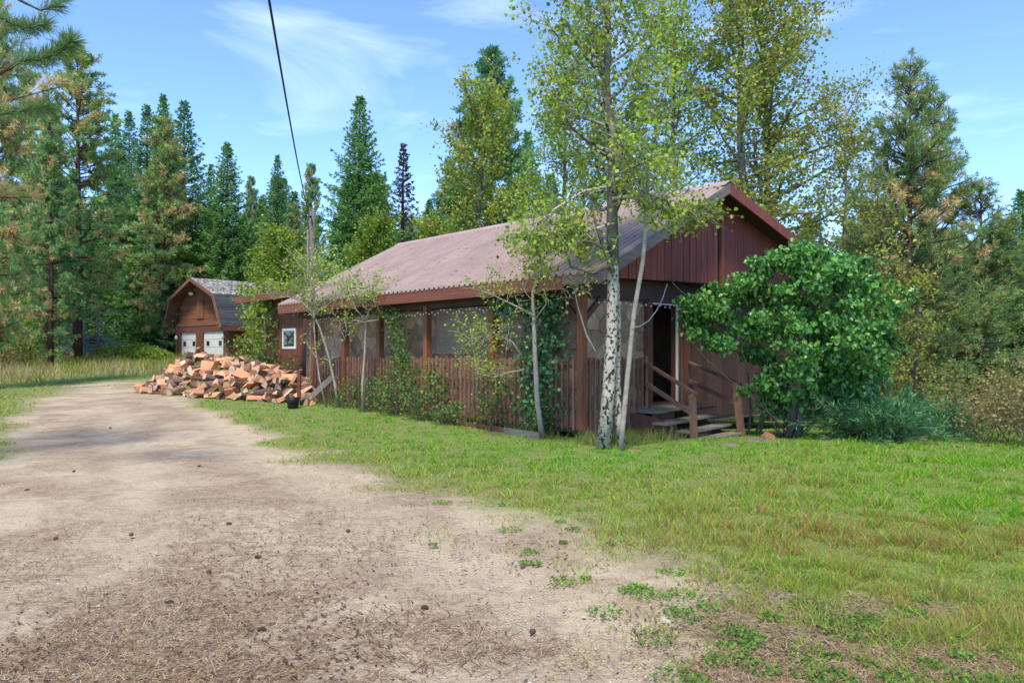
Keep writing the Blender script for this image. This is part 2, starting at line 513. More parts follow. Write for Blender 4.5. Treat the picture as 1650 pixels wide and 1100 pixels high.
# walls (with the doorway left open)
wall = part("wall", MB().box(.26, .36, .1, 11.0, .1, 3.25).box(9.7, 9.85, .1, 11.0, .1, 3.5).box(.262, 9.8, 10.9, 11.05, .1, 3.4)
            .box(.1, 2.05, .06, .16, .1, 2.64).box(3.14, 9.8, .06, .16, .1, 2.64).box(.1, 9.8, .062, .158, 2.64, 3.32)
            .box(4.6, 4.7, .17, 10.8, .1, 4.4), m_mortar, house)
part("floor", MB().box(.37, 4.55, .02, 10.85, .42, .555), m_wallbrown, house)
part("porch_deck", MB().box(.0, .36, -.0, 10.1, .40, .545).box(.37, 3.3, -.02, .058, .40, .55), m_tread, house)
part("header_board", MB().box(-.02, 4.2, .02, .06, 2.66, 3.28).box(-.03, .25, .07, 11.0, 2.64, 2.98), m_plyw, house)
# stones of the veneer, each its own piece
rs = RNG(5)
def clip(poly, a, b, c):
    """keep the part of the polygon where a*x + b*y <= c"""
    out = []
    for k in range(len(poly)):
        p, q = poly[k], poly[(k + 1) % len(poly)]
        dp, dq = a * p[0] + b * p[1] - c, a * q[0] + b * q[1] - c
        if dp <= 0: out.append(p)
        if dp * dq < 0:
            t = dp / (dp - dq); out.append((p[0] + (q[0] - p[0]) * t, p[1] + (q[1] - p[1]) * t))
    return out
def rubble(length, z0, z1, cell_w, cell_h, put):
    """irregular field stones fitted together, each a mesh of its own"""
    nx_, nz_ = int(length / cell_w), int((z1 - z0) / cell_h)
    seeds = [((i + .5 + (k % 2) * .5 - .25 + rs.uniform(-.46, .46)) * length / nx_, z0 + (k + .5 + rs.uniform(-.46, .46)) * (z1 - z0) / nz_) for k in range(nz_) for i in range(nx_)]
    for a, p in enumerate(seeds):
        poly = [(0.0, z0), (length, z0), (length, z1), (0.0, z1)]
        for b_, q in enumerate(seeds):
            if a == b_ or abs(q[0] - p[0]) > 1.6 or abs(q[1] - p[1]) > 1.2: continue
            n0, n1_ = q[0] - p[0], q[1] - p[1]
            poly = clip(poly, n0, n1_, n0 * (p[0] + q[0]) / 2 + n1_ * (p[1] + q[1]) / 2)
            if len(poly) < 3: break
        if len(poly) < 3: continue
        cx_ = sum(x for x, _ in poly) / len(poly); cz_ = sum(z for _, z in poly) / len(poly)
        d = rs.uniform(.010, .022); n = len(poly)
        ring = [((x - cx_) * .98, 0.0, (z - cz_) * .98) for x, z in poly]
        front = [(x * .90 + rs.uniform(-.008, .008), -d, z * .90 + rs.uniform(-.008, .008)) for x, _, z in ring] + [(0, -d * 1.2, 0)]
        f = [(i, (i + 1) % n, n + (i + 1) % n, n + i) for i in range(n)] + [(n + i, n + (i + 1) % n, 2 * n) for i in range(n)]
        put(MB().add(ring + front, f).mesh("stone", m_stone), cx_, cz_)
rubble(10.7, .45, 2.62, .40, .28, lambda me, c_, z_: obj("stone", me, wall, (.262, 10.85 - c_, z_), (0, 0, -math.pi / 2)))
rubble(1.9, .45, 2.62, .30, .30, lambda me, c_, z_: obj("stone", me, wall, (.12 + c_, .062, z_)))
# dark boards of the gable-end wall beside the doorway
v = 3.42
while v < 9.6:
    part("wall_board", MB().box(v, v + .195, .03 + .006 * rs.random(), .058, .2, 2.98), m_wallbrown, house)
    v += .205
# porch posts
post_u = [0.0, 2.46, 4.75, 6.72, 8.4, 10.08]
for i, u in enumerate(post_u):
    part("post", MB().box(-.06, .08, u - .07, u + .07, .2, 2.70), m_post, house)
part("post", MB().box(1.93, 2.04, -.05, .05, .45, 2.66), m_trim, house)
part("post", MB().box(3.32, 3.42, -.06, .04, .2, 2.66), m_trim, house)
# knee braces at the corner post
part("brace", MB().beam((.0, -.0 + .1, 2.25), (.0, .55, 2.66), .06, .09), m_trim, house)
part("brace", MB().beam((.1, .0, 2.25), (.55, .0, 2.66), .06, .09), m_trim, house)
# grey weathered screens in two bays above the rail
for a, b_, z0, zt in ((.28, 2.34, 1.70, 2.62), (2.58, 4.62, 1.60, 2.62)):
    sc = part("screen", MB().box(.16, .175, a, b_, z0, zt), m_screen, house)
    for k in range(7):
        zz = z0 + (zt - z0) * (k + .5) / 7
        part("slat", MB().box(.145, .159, a, b_, zz - .012, zz + .012), m_screen, sc)
# railing: rim board, rail, one mesh per picket
railing = part("railing", MB().box(-.015, .02, .08, 10.1, .23, .44).box(-.015, .02, .08, 10.1, 1.40, 1.49)
               .box(.08, 2.0, -.015, .02, .23, .44).box(.08, 1.95, -.015, .02, 1.40, 1.49), m_picket, house)
pk = MB().box(-.02, .02, -.02, .02, 0, 1).mesh("picket", m_picket)
for i in range(70):
    u = .16 + .1435 * i
    if min(abs(u - p) for p in post_u) < .09: continue
    obj("picket", pk, railing, (-.037, u, .20 + rs.uniform(-.02, .02)), (rs.uniform(-.006, .006), rs.uniform(-.004, .004), 0), (1, 1, 1.32 + rs.uniform(-.03, .03)))
for i in range(13):
    obj("picket", pk, railing, (.18 + .145 * i, -.037, .20 + rs.uniform(-.02, .02)), (0, rs.uniform(-.006, .006), 0), (1, 1, 1.32 + rs.uniform(-.03, .03)))
# gable cladding: planks cut to the roof slope
def plank(v0, v1, y0, y1, zb0, zb1, mat, name="plank"):
    zt0, zt1 = zr(v0) - .13, zr(v1) - .13
    if min(zt0 - zb0, zt1 - zb1) < .02: return
    poly = [(v0, zb0), (v1, zb1)] + ([(v1, zt1), (v0, zt0)] if not (v0 < VR < v1) else [(v1, zt1), (VR, zr(VR) - .13), (v0, zt0)])
    part(name, MB().prism(poly, y0, y1), mat, cladding)
cladding = part("gable_backing", MB().prism([(-.2, 3.06), (9.85, 3.10), (9.85, zr(9.85) - .14), (VR, ZR - .14), (.2, zr(.2) - .14)], -.30, .0), m_dark, house)
zb = lambda v: 3.018 + .033 * (v - .74)
v = .05
wid = [.20, .24, .22, .24, .25, .24, .22, .20, .24, .24, .2, .22, .23, .24, .2, .22, .24]
for k, w in enumerate(wid):
    if v + w > 4.05: break
    plank(v, v + w - .02, -.345 + .006 * rs.random(), -.301, zb(v), zb(v + w), m_clad3 if k == 5 else m_clad)
    v += w
plank(v, 4.05, -.342, -.301, zb(v), zb(4.05), m_clad)
plank(4.17, 4.27, -.375, -.301, 3.05, 3.05, m_clad3, "trim")
v = 4.285
while v < 9.7:
    plank(v, v + .118, -.338 + .003 * rs.random(), -.301, 2.95, 2.95, m_clad2)
    v += .126
# roof: one corrugated sheet per panel, ridge cap, deck, fascias
roof = part("roof", MB().prism([(VE, zr(VE) - .02), (VR, ZR - .02), (VX, zr(VX) - .02), (VX, zr(VX) - .11), (VR, ZR - .12), (VE, zr(VE) - .11)], U0 + .02, U1 - .02), m_wallbrown, house)
def sheet(w, va, vb):
    b = MB(); prof = []
    pitch = w / 5
    for k in range(5):
        o = k * pitch
        prof += [(o, 0), (o + pitch * .44, 0), (o + pitch * .54, .045), (o + pitch * .80, .045), (o + pitch * .90, 0)]
    prof.append((w, 0))
    n = len(prof)
    vs = [(va, a, zr(va) + h) for a, h in prof] + [(vb, a, zr(vb) + h) for a, h in prof]
    b.add(vs, [(i, i + 1, n + i + 1, n + i) for i in range(n - 1)])
    vs = [(va, a, zr(va) + h - .006) for a, h in prof]
    return b.mesh("roof_panel", m_roof)
PW = (U1 - U0) / 14
shl, shr = sheet(PW, VE - .06, VR), sheet(PW, VX + .06, VR + .001)
for k in range(14):
    obj("roof_panel", shl, roof, (0, U0 + k * PW, 0 + .002 * (k % 2)))
    obj("roof_panel", shr, roof, (0, U0 + k * PW, 0 + .002 * (k % 2)))
part("ridge_cap", MB().prism([(VR - .2, zr(VR - .2) + .034), (VR, ZR + .05), (VR + .2, zr(VR + .2) + .034), (VR + .2, zr(VR + .2) + .040), (VR, ZR + .06), (VR - .2, zr(VR - .2) + .040)], U0 - .02, U1 + .02), m_roof, roof)
for a, b_ in ((U0 + .85, 3.6), (3.604, 8.1), (8.104, U1 - .03)):
    part("fascia", MB().box(VE - .045, VE - .004, a, b_, zr(VE) - .27, zr(VE) - .012), m_fascia, roof)
part("fascia", MB().box(VE - .046, VE - .006, U0 + .02, U0 + .846, zr(VE) - .19, zr(VE) - .012), m_rake, roof)
part("soffit", MB().box(VE + .0, .24, U0 + .9, U1 - .1, 2.765, 2.785), m_wallbrown, roof)
def rake(va, vb, y0, y1, mat, h=.21):
    part("rake_board", MB().prism([(va, zr(va) - .005), (vb, zr(vb) - .005), (vb, zr(vb) - h), (va, zr(va) - h)], y0, y1), mat, roof)
rake(VE - .05, VR - .002, U0 - .03, U0 + .015, m_rake)
rake(VR + .002, VX, U0 - .03, U0 + .015, m_clad, .24)
rake(VE, VR - .002, U1 - .015, U1 + .03, m_rake)
rake(VR + .002, VX, U1 - .015, U1 + .03, m_clad)
# doorway
door = part("door_frame", MB().box(2.05, 2.14, -.03, .17, .555, 2.72).box(3.05, 3.14, -.03, .17, .555, 2.72).box(2.141, 3.049, -.03, .17, 2.64, 2.72), m_trim, house)
part("storm_door_edge", MB().box(3.005, 3.048, -.02, .02, .56, 2.64), m_white, door)
part("light_strip", MB().box(2.145, 3.0, -.028, -.012, 2.615, 2.638), m_white, door)
part("open_door", MB().beam((2.17, .22, 1.58), (2.10 + .32, 1.05, 1.58), .04, 2.03), m_wallbrown, door)
for k in range(9):
    for q in range(3):
        part("bead", MB().tube([(2.26 + .07 * q, .30, 2.35 - .085 * k), (2.26 + .07 * q, .30, 2.315 - .085 * k)], .012, 6), m_bulb, door)
# addition behind the far end
ad = part("addition_wall", MB().box(.60, .72, 11.06, 15.0, .2, 3.36).box(.72, 5.5, 14.9, 15.0, .2, 3.36), m_garage, house)
v = 11.1
while v < 14.9:
    if not (12.3 < v + .1 < 13.25):
        part("wall_board", MB().box(.575, .598, v, v + .19, .2, 3.35), m_garage, ad)
    else:
        part("wall_board", MB().box(.575, .598, v, v + .19, .2, 1.76), m_garage, ad)
        part("wall_board", MB().box(.575, .598, v, v + .19, 2.40, 3.35), m_garage, ad)
    v += .2
part("dark_gap_strip", MB().box(.55, .74, 14.86, 15.03, .2, 3.36), m_dark, ad)  # near-black strip, the door gap's shade put into its colour
ar = part("addition_roof", MB().prism([(.12, 3.46), (5.6, 4.15), (5.6, 4.21), (.12, 3.52)], 11.5, 15.8), m_roof, house)
part("fascia", MB().box(.085, .118, 11.5, 15.8, 3.30, 3.51), m_fascia, ar)
part("fascia", MB().prism([(.12, 3.28), (5.6, 3.97), (5.6, 4.19), (.12, 3.50)], 15.801, 15.84), m_fascia, ar)
win = part("window", MB().box(.56, .597, 12.32, 12.40, 1.76, 2.40).box(.56, .597, 13.14, 13.22, 1.76, 2.40).box(.558, .597, 12.40, 13.14, 1.76, 1.83).box(.558, .597, 12.40, 13.14, 2.33, 2.40), m_white, house)
part("pane", MB().box(.575, .590, 12.40, 12.765, 1.83, 2.33), m_glass, win)
part("pane", MB().box(.575, .590, 12.775, 13.14, 1.83, 2.33), m_glass, win)
# ---- steps
steps = thing("porch_steps", "weathered grey wooden steps with brown handrails leading up to the dark doorway", "steps",
              (HP[0], HP[1], 0), HR)
def tread(v0, v1, u, z0, z1, d=.29):
    b = MB()
    q = [(v0, u - d - .12 * (1 if v0 < 2 else 1) * .8, z0), (v1, u - d, z1), (v1, u, z1), (v0, u - .08, z0)]
    q = [(x, y, z - .042) for x, y, z in q] + q
    b.add(q, [(3, 2, 1, 0), (4, 5, 6, 7), (0, 1, 5, 4), (1, 2, 6, 5), (2, 3, 7, 6), (3, 0, 4, 7)])
    part("tread", b, m_tread, steps)
tread(1.40, 3.16, -.10, .50, .56, .47)
tread(1.20, 3.16, -.62, .31, .38, .30)
tread(1.55, 3.16, -.93, .16, .20, .29)
tread(1.45, 3.16, -1.22, .03, .055, .30)
part("riser", MB().box(1.42, 2.1, -.58, -.54, .2, .455), m_trim, steps)
for z0, z1, u in ((.05, .33, -.60), (.05, .16, -.90)):
    part("riser_block", MB().box(2.98, 3.06, u - .12, u, z0, z1), m_tread, steps)
    part("riser_block", MB().box(1.9, 1.98, u - .12, u, z0, z1 - .04), m_tread, steps)
for vv, ofs in ((2.93, 0), (1.75, -.05)):
    part("stringer", MB().prism([(-.12, .5 + ofs), (-.62, .33 + ofs), (-1.2, .02), (-1.0, -.03), (-.1, .25)], vv, vv + .045, axis='x'), m_trim, steps)
part("side_skirt", MB().prism([(-.06, .44), (-.62, .40), (-1.05, .25), (-1.05, .05), (-.06, .05)], 1.36, 1.39, axis='x'), m_trim, steps)
part("newel_post", MB().beam((1.60, -1.36, -.05), (1.56, -1.34, .86), .10, .10, up=(1, 0, 0)), m_rail, steps)
part("newel_post", MB().beam((3.04, -1.50, -.05), (2.96, -1.42, 1.02), .11, .11, up=(1, 0, 0)), m_rail, steps)
part("handrail", MB().beam((1.56, -1.42, .86), (1.86, -.04, 1.43), .09, .045), m_rail, steps)
part("handrail", MB().beam((2.96, -1.48, 1.02), (3.38, -.06, 1.42), .09, .045), m_rail, steps)
part("lower_rail", MB().beam((1.55, -1.33, .50), (1.86, -.05, 1.02), .04, .08), m_rail, steps)
part("lower_rail", MB().beam((2.97, -1.40, .64), (3.38, -.07, 1.02), .04, .08), m_rail, steps)

def hw(v, u, z):
    c, s = math.cos(HR), math.sin(HR)
    return Vector((HP[0] + v * c - u * s, HP[1] + v * s + u * c, z))

# ---- stool just inside the doorway
st = thing("stool", "orange wooden stool just inside the dark doorway", "stool", hw(2.42, .42, .556), HR + .3)
part("seat", MB().tube([(0, 0, .58), (0, 0, .595), (0, 0, .615), (0, 0, .62)], [.155, .165, .16, .13], 16), m_stool, st)
for a in range(4):
    x, y = math.cos(a * 1.571 + .7), math.sin(a * 1.571 + .7)
    part("leg", MB().tube([(x * .17, y * .17, 0), (x * .15, y * .15, .2), (x * .145, y * .145, .26), (x * .11, y * .11, .58)], [.016, .024, .017, .022], 8), m_stool, st)
part("stretcher", MB().tube([(-.11, -.10, .22), (.11, .10, .22)], .011, 6).tube([(-.11, .10, .26), (.11, -.10, .26)], .011, 6), m_stool, st)

# ---- string lights
def string_lights(label, pts, n, seed):
    r = RNG(seed)
    t = thing("string_lights", label, "string lights", pts[0], 0, "string lights under the eaves")
    base = Vector(pts[0]); P = [Vector(p) - base for p in pts]
    line = []
    for a, b in zip(P[:-1], P[1:]):
        for k in range(8):
            q = a.lerp(b, k / 8); q.z -= .03 * math.sin(math.pi * k / 8); line.append(q)
    line.append(P[-1])
    part("wire", MB().tube(line, .004, 4), m_cable, t)
    bm_ = MB().tube([(0, 0, 0), (0, 0, -.012), (0, 0, -.024), (0, 0, -.042)], [.008, .017, .018, .005], 7).mesh("bulb", m_bulb)
    for k in range(n):
        f = (k + .5) / n * (len(line) - 1); i = int(f)
        q = line[i].lerp(line[i + 1], f - i)
        d = r.uniform(.0, .09)
        obj("bulb", bm_, t, (q.x, q.y, q.z - d))
string_lights("string of small pale bulbs hanging under the long eave", [hw(-.10, u, 2.62 - .02 * (i % 2)) for i, u in enumerate(np.linspace(.6, 9.9, 12))], 84, 3)
string_lights("string of small bulbs along the header above the doorway", [hw(v, -.05, 2.68) for v in np.linspace(.35, 3.9, 7)], 22, 4)

# ---- loose cords at the gable
def cord(name, label, pts, r, mat):
    b = Vector(pts[0])
    o = obj(name, MB().tube([Vector(p) - b for p in pts], r, 6).mesh(name, mat), None, b)
    tag(o, label, "cord")
def sag(a, b, s, n=14):
    a = Vector(a); b = Vector(b); out = []
    for k in range(n + 1):
        t = k / n; p = a.lerp(b, t); p.z -= 4 * s * t * (1 - t); out.append(p)
    return out
_cd = [(1075, 457, 15.05), (1068, 480, 14.95), (1058, 500, 14.8), (1045, 517, 14.3), (1030, 526, 13.4), (1016, 527, 12.3)]
cord("hanging_cord", "pale cord hanging from the gable cladding past the door frame to the leaning aspen",
     [Vector(((p - 825) / F_PX * d_, d_, EYE + (HORIZON - q_) / F_PX * d_)) for p, q_, d_ in _cd], .011, m_rope)
cord("sagging_cable", "grey cable sagging in a loop below the gable cladding beside the doorway", sag(hw(2.42, -.30, 3.06), hw(4.10, -.32, 3.08), .30), .014, m_rake)

# ------------------------------------------------------------------ garage
GR = math.radians(48)
GC = (-17.63, 46.0, 1.02)
gar = thing("garage", "red-brown barn-roofed garage with two white doors behind the woodpile", "garage", GC, GR)
gh = lambda z: z - GC[2]
def gprof(o=0.0):
    return [(-.45, gh(3.30) - o), (.55, gh(5.31) - o), (3.59, gh(6.5) - o), (6.70, gh(5.31) - o), (7.58, gh(3.30) - o)]
LEN = 9.0
zt = gh(3.03)
part("wall", MB().box(.0, .15, 0, .43, -.5, zt).box(.0, .15, 3.17, 4.14, -.5, zt).box(.0, .15, 6.41, 7.0, -.5, zt).box(.0, .15, 0, 7.0, zt, gh(3.45))
     .box(.151, LEN, 0, .15, -.5, gh(3.45)).box(.151, LEN, 6.85, 7.0, -.5, gh(3.45)).box(LEN - .15, LEN, .151, 6.849, -.5, gh(3.45))
     .prism([(.0, gh(3.45)), (.72, gh(5.2)), (3.59, gh(6.38)), (6.5, gh(5.2)), (7.0, gh(3.45))], .16, .25, axis='x'), m_garage, gar)
# gable boards, horizontal
z = gh(3.62)
k = 0
while z < gh(6.2):
    h = .30
    def yl(zz):
        zz += GC[2]
        return (.0 + (zz - 3.45) * .72 / 1.75, 7.0 - (zz - 3.45) * .5 / 1.75) if zz < 5.2 else (.72 + (zz - 5.2) * 2.87 / 1.18, 6.5 - (zz - 5.2) * 2.91 / 1.18)
    a, b_ = yl(z), yl(min(z + h - .012, gh(6.36)))
    part("gable_board", MB().prism([(a[0], z), (a[1], z), (b_[1], min(z + h - .012, gh(6.36))), (b_[0], min(z + h - .012, gh(6.36)))], .115 + .006 * (k % 3), .158, axis='x'), m_gableg, gar)
    z += h; k += 1
part("band", MB().box(-.03, .10, -.05, 7.05, gh(3.43), gh(3.62)), m_gtrim, gar)
for y0, y1 in ((-.04, .14), (6.86, 7.04)):
    part("corner_trim", MB().box(-.04, -.002, y0, y1, -.5, gh(3.42)), m_gtrim, gar)
part("corner_trim", MB().box(-.002, .14, -.04, -.002, -.5, gh(3.42)), m_gtrim, gar)
v = .2
while v < LEN - .2:
    part("wall_board", MB().box(v, v + .385, -.022, -.003, -.5, gh(3.40)), m_garage, gar)
    v += .4
for y0, y1 in ((.43, 3.17), (4.14, 6.41)):
    d = part("garage_door", MB().box(.13, .15, y0 + .01, y1 - .01, -.3, zt - .01), m_gtrim, gar)
    hgt = (zt - .0) / 4
    for k in range(4):
        p = part("panel", MB().box(.09, .125, y0 + .02, y1 - .02, .0 + hgt * k + .01, hgt * (k + 1) - .012), m_gdoor, d)
    for f in (.2, .8):
        yc = y0 + (y1 - y0) * f
        part("door_window", MB().box(.080, .089, yc - .20, yc + .20, hgt * 2 + .09, hgt * 3 - .10), m_glass, d)
ld = part("loft_door", MB().box(.06, .112, 3.30, 4.05, gh(4.0), gh(5.55)), m_gableg, gar)
for y0, y1, z0, z1 in ((3.22, 3.30, 3.9, 5.62), (4.05, 4.13, 3.9, 5.62), (3.301, 4.049, 3.9, 4.0)):
    part("trim", MB().box(.05, .114, y0, y1, gh(z0), gh(z1)), m_gtrim, ld)
part("vent", MB().box(.045, .059, 3.5, 3.85, gh(5.0), gh(5.3)), m_gtrim, ld)
# gambrel roof: courses of shingles as separate strips
R_ = part("roof", MB().prism(gprof(.02) + gprof(.14)[::-1], -.58, LEN + .5, axis='x'), m_gtrim, gar)
pr = gprof()
def course(a, b, n, mat, first):
    for k in range(n):
        t0, t1 = k / n, (k + 1) / n + .02
        p = (a[0] + (b[0] - a[0]) * t0, a[1] + (b[1] - a[1]) * t0); q = (a[0] + (b[0] - a[0]) * min(t1, 1), a[1] + (b[1] - a[1]) * min(t1, 1))
        part("shingle_course", MB().prism([p, q, (q[0], q[1] + .006), (p[0], p[1] + .030)] if first else [q, p, (p[0], p[1] + .030), (q[0], q[1] + .006)], -.62, LEN + .52, axis='x'), mat, R_)
course(pr[0], pr[1], 12, m_shingle, True); course(pr[1], pr[2], 14, m_shingle2, True)
course(pr[4], pr[3], 12, m_shingle, False); course(pr[3], pr[2], 14, m_shingle2, False)
for a, b_ in zip(pr[:-1], pr[1:]):
    part("rake_board", MB().beam((-.64, a[0], a[1] - .10), (-.64, b_[0], b_[1] - .10), .05, .22), m_gtrim, R_)
part("fascia", MB().box(-.6, LEN + .5, -.49, -.452, gh(3.02), gh(3.29)), m_fascia, R_)
part("fascia", MB().box(-.6, LEN + .5, 7.582, 7.62, gh(3.02), gh(3.29)), m_fascia, R_)
part("soffit", MB().box(-.58, LEN + .5, -.44, -.03, gh(3.12), gh(3.15)), m_gtrim, R_)
fl = part("flood_light", MB().tube([(.10, 4.5, gh(5.62)), (-.02, 4.5, gh(5.62))], .06, 10), m_black, gar)
for s in (-.12, .12):
    part("lamp", MB().tube([(-.02, 4.5 + s * .4, gh(5.62)), (-.12, 4.5 + s * .8, gh(5.58)), (-.22, 4.5 + s * 1.3, gh(5.52))], [.03, .08, .11], 10), m_white, fl)
for y in (.22, 6.75):
    q = part("wall_lamp", MB().box(-.08, -.041, y - .07, y + .07, gh(2.75), gh(2.9)), m_black, gar)
    part("shade", MB().tube([(-.12, y, gh(2.85)), (-.12, y, gh(2.70)), (-.12, y, gh(2.55))], [.05, .11, .09], 10), m_white, q)

# ------------------------------------------------------------------ firewood heap: every split log is a thing
rl = RNG(21)
def log_mesh(kind, seed):
    r = RNG(seed); b = MB()
    L = .44
    if kind == 0:      # quarter split: two split faces and a bark arc
        arc = [(math.cos(t) * .15, math.sin(t) * .15) for t in np.linspace(.0, 1.45, 5)]
        poly = [(0, 0)] + arc
        barkf = [1, 2, 3, 4]
    elif kind == 1:    # half split
        arc = [(math.cos(t) * .13, math.sin(t) * .115) for t in np.linspace(0, math.pi, 7)]
        poly = arc; barkf = [0, 1, 2, 3, 4, 5]
    elif kind == 2:    # thin wedge
        poly = [(0, 0), (.17, -.03), (.18, .045), (.15, .07)]
        barkf = [1, 2]
    elif kind == 3:    # squarish inner split
        poly = [(-.075, -.055), (.08, -.06), (.075, .05), (-.06, .065)]
        barkf = []
    else:              # whole round
        poly = [(math.cos(t) * .105, math.sin(t) * .10) for t in np.linspace(0, 2 * math.pi, 9)[:-1]]
        barkf = list(range(8))
    cx = sum(p[0] for p in poly) / len(poly); cy = sum(p[1] for p in poly) / len(poly)
    n = len(poly); rings = []
    for zz in (-L / 2, -L * .1, L * .2, L / 2):
        sx = r.uniform(.9, 1.08)
        rings.append([((x - cx) * sx + r.uniform(-.008, .008), (y - cy) * sx + r.uniform(-.008, .008), zz + r.uniform(-.015, .015)) for x, y in poly])
    vs_ = [p for q in rings for p in q]
    for k in range(3):
        for i in range(n):
            j = (i + 1) % n
            b.f.append((k * n + i, k * n + j, (k + 1) * n + j, (k + 1) * n + i)); b.m.append(1 if i in barkf else 0); b.sm.append(False)
    b.f.append(tuple(range(n))[::-1]); b.m.append(2); b.sm.append(False)
    b.f.append(tuple(range(3 * n, 4 * n))); b.m.append(2); b.sm.append(False)
    b.v = vs_
    return b.mesh("firewood_log", [m_wood, m_bark, m_end])
LOGS = [log_mesh(k, 40 + 7 * k + i) for k in (0, 0, 1, 2, 3, 4) for i in range(2)]
LW = [.13, .13, .13, .13, .10, .10, .12, .12, .04, .04, .02, .02]
NAMES = {0: "quarter-split", 1: "quarter-split", 2: "quarter-split", 3: "quarter-split", 4: "half-round", 5: "half-round", 6: "thin wedge", 7: "thin wedge", 8: "square-split", 9: "square-split", 10: "round unsplit", 11: "round unsplit"}
def heap_h(px, dy):
    """height of the heap over (pixel column at its distance, depth offset)"""
    prof = np.interp(px, [222, 250, 285, 318, 335, 365, 400, 440, 475, 498, 512], [0.05, .28, .85, 1.28, 1.22, 1.10, 1.02, .95, .80, .40, .05])
    return prof * max(0, 1 - (abs(dy) / 1.75) ** 2.2)
placed = 0
spots = []
for layer, (n, drop, spread) in enumerate(((10, .22, 1.0), (900, .06, 1.62))):
    for k in range(n):
        for _ in range(40):
            px = rl.uniform(228, 505); dy = rl.uniform(-spread, .35)
            if heap_h(px, dy) > .06: break
        D0 = float(np.interp(px, [230, 500], [25.0, 20.9])); D = D0 + dy * (1.0 if px < 400 else .75)
        x = (px - 825) / F_PX * D; y = D
        h = heap_h(px, dy)
        if all((x - a) ** 2 + (y - b) ** 2 + (h - drop - c) ** 2 > .036 for a, b, c in spots) or rl.random() < .03:
            spots.append((x, y, max(h - drop, .07)))
# a skirt of stray pieces
for px, dy in ((236, -1.2), (252, -1.35), (262, -.9), (300, -1.75), (318, -1.95), (345, -1.9), (375, -1.95), (410, -1.8), (445, -1.75), (480, -1.55), (500, -1.2), (310, -1.5), (505, -.9)):
    D = float(np.interp(px, [230, 500], [25.0, 20.9])) + dy * .8; spots.append(((px - 825) / F_PX * D, D, .08))
spots = spots[-13:] + spots[:-13]
for x, y, h in spots[:299]:
    i = int(rl.choice(12, p=np.array(LW) / sum(LW)))
    low = h < .12
    o = obj("firewood_log", LOGS[i], None, (x, y, float(gz(x, y)) + h),
            (math.pi / 2 + rl.normal(0, .12 if low else .5), rl.uniform(0, 6.28), rl.uniform(0, 6.28)), tuple(rl.uniform(.9, 1.22, 3)))
    ppx = 825 + x / y * F_PX
    where = "at the left end" if ppx < 290 else "at the right end" if ppx > 440 else "in the middle"
    lv = "on the ground" if low else "low" if h < .5 else "high"
    tag(o, f"{NAMES[i]} firewood log lying {lv} {where} of the big heap", "firewood log", f"{NAMES[i]} logs of the firewood heap")

# ------------------------------------------------------------------ foliage generators
def unit(a):
    return a / np.maximum(np.linalg.norm(a, axis=-1, keepdims=True), 1e-9)

def pal(r, n, colors, weights=None, jit=.22):
    colors = np.array(colors)
    i = r.choice(len(colors), n, p=None if weights is None else np.array(weights) / sum(weights))
    return colors[i] * (1 + r.normal(0, jit, (n, 1))).clip(.4, 1.7)

def leaves_mesh(name, r, cen, size, cols, mat, droop=.5, up=.35, aspect=.42, outward=None, fold=False):
    """leaf blades: pointed-oval quads at the centres"""
    n = len(cen)
    d = r.normal(0, 1, (n, 3)); d[:, 2] -= droop; d = unit(d)
    nr = r.normal(0, 1, (n, 3)); nr[:, 2] += up * 2
    if outward is not None: nr = nr + outward
    w = unit(np.cross(d, nr)); nn = np.cross(w, d)
    s = np.asarray(size).reshape(-1, 1) * np.ones((n, 1)) * r.uniform(.7, 1.25, (n, 1))
    if not fold:
        V = np.stack([cen - d * s * .5, cen + w * s * aspect - d * s * .08, cen + d * s * .5, cen - w * s * aspect - d * s * .08], 1)
        return np_mesh(name, V, 4, mat, cols)
    # folded leaf: two halves meeting on the midrib, broad with a point
    b = cen - d * s * .5; t = cen + d * s * .55 - nn * s * .08
    l1 = cen + w * s * aspect + nn * s * .13 - d * s * .18; l2 = cen + w * s * aspect * .8 + nn * s * .08 + d * s * .15
    r1 = cen - w * s * aspect + nn * s * .13 - d * s * .18; r2 = cen - w * s * aspect * .8 + nn * s * .08 + d * s * .15
    V = np.stack([b, l1, l2, t, b, t, r2, r1], 1)
    return np_mesh(name, V, 4, mat, np.repeat(cols, 2, axis=0))

def polyline(p0, d, L, n, r, wob=.12, lift=0.0):
    p = np.array(p0, float); d = unit(np.array(d, float)); out = [p.copy()]
    for k in range(n):
        d = unit(d + r.normal(0, wob, 3) + np.array([0, 0, lift]))
        p = p + d * L / n; out.append(p.copy())
    return out

def at_line(pts, t):
    f = t * (len(pts) - 1); i = min(int(f), len(pts) - 2)
    return pts[i] + (pts[i + 1] - pts[i]) * (f - i), unit(pts[i + 1] - pts[i])

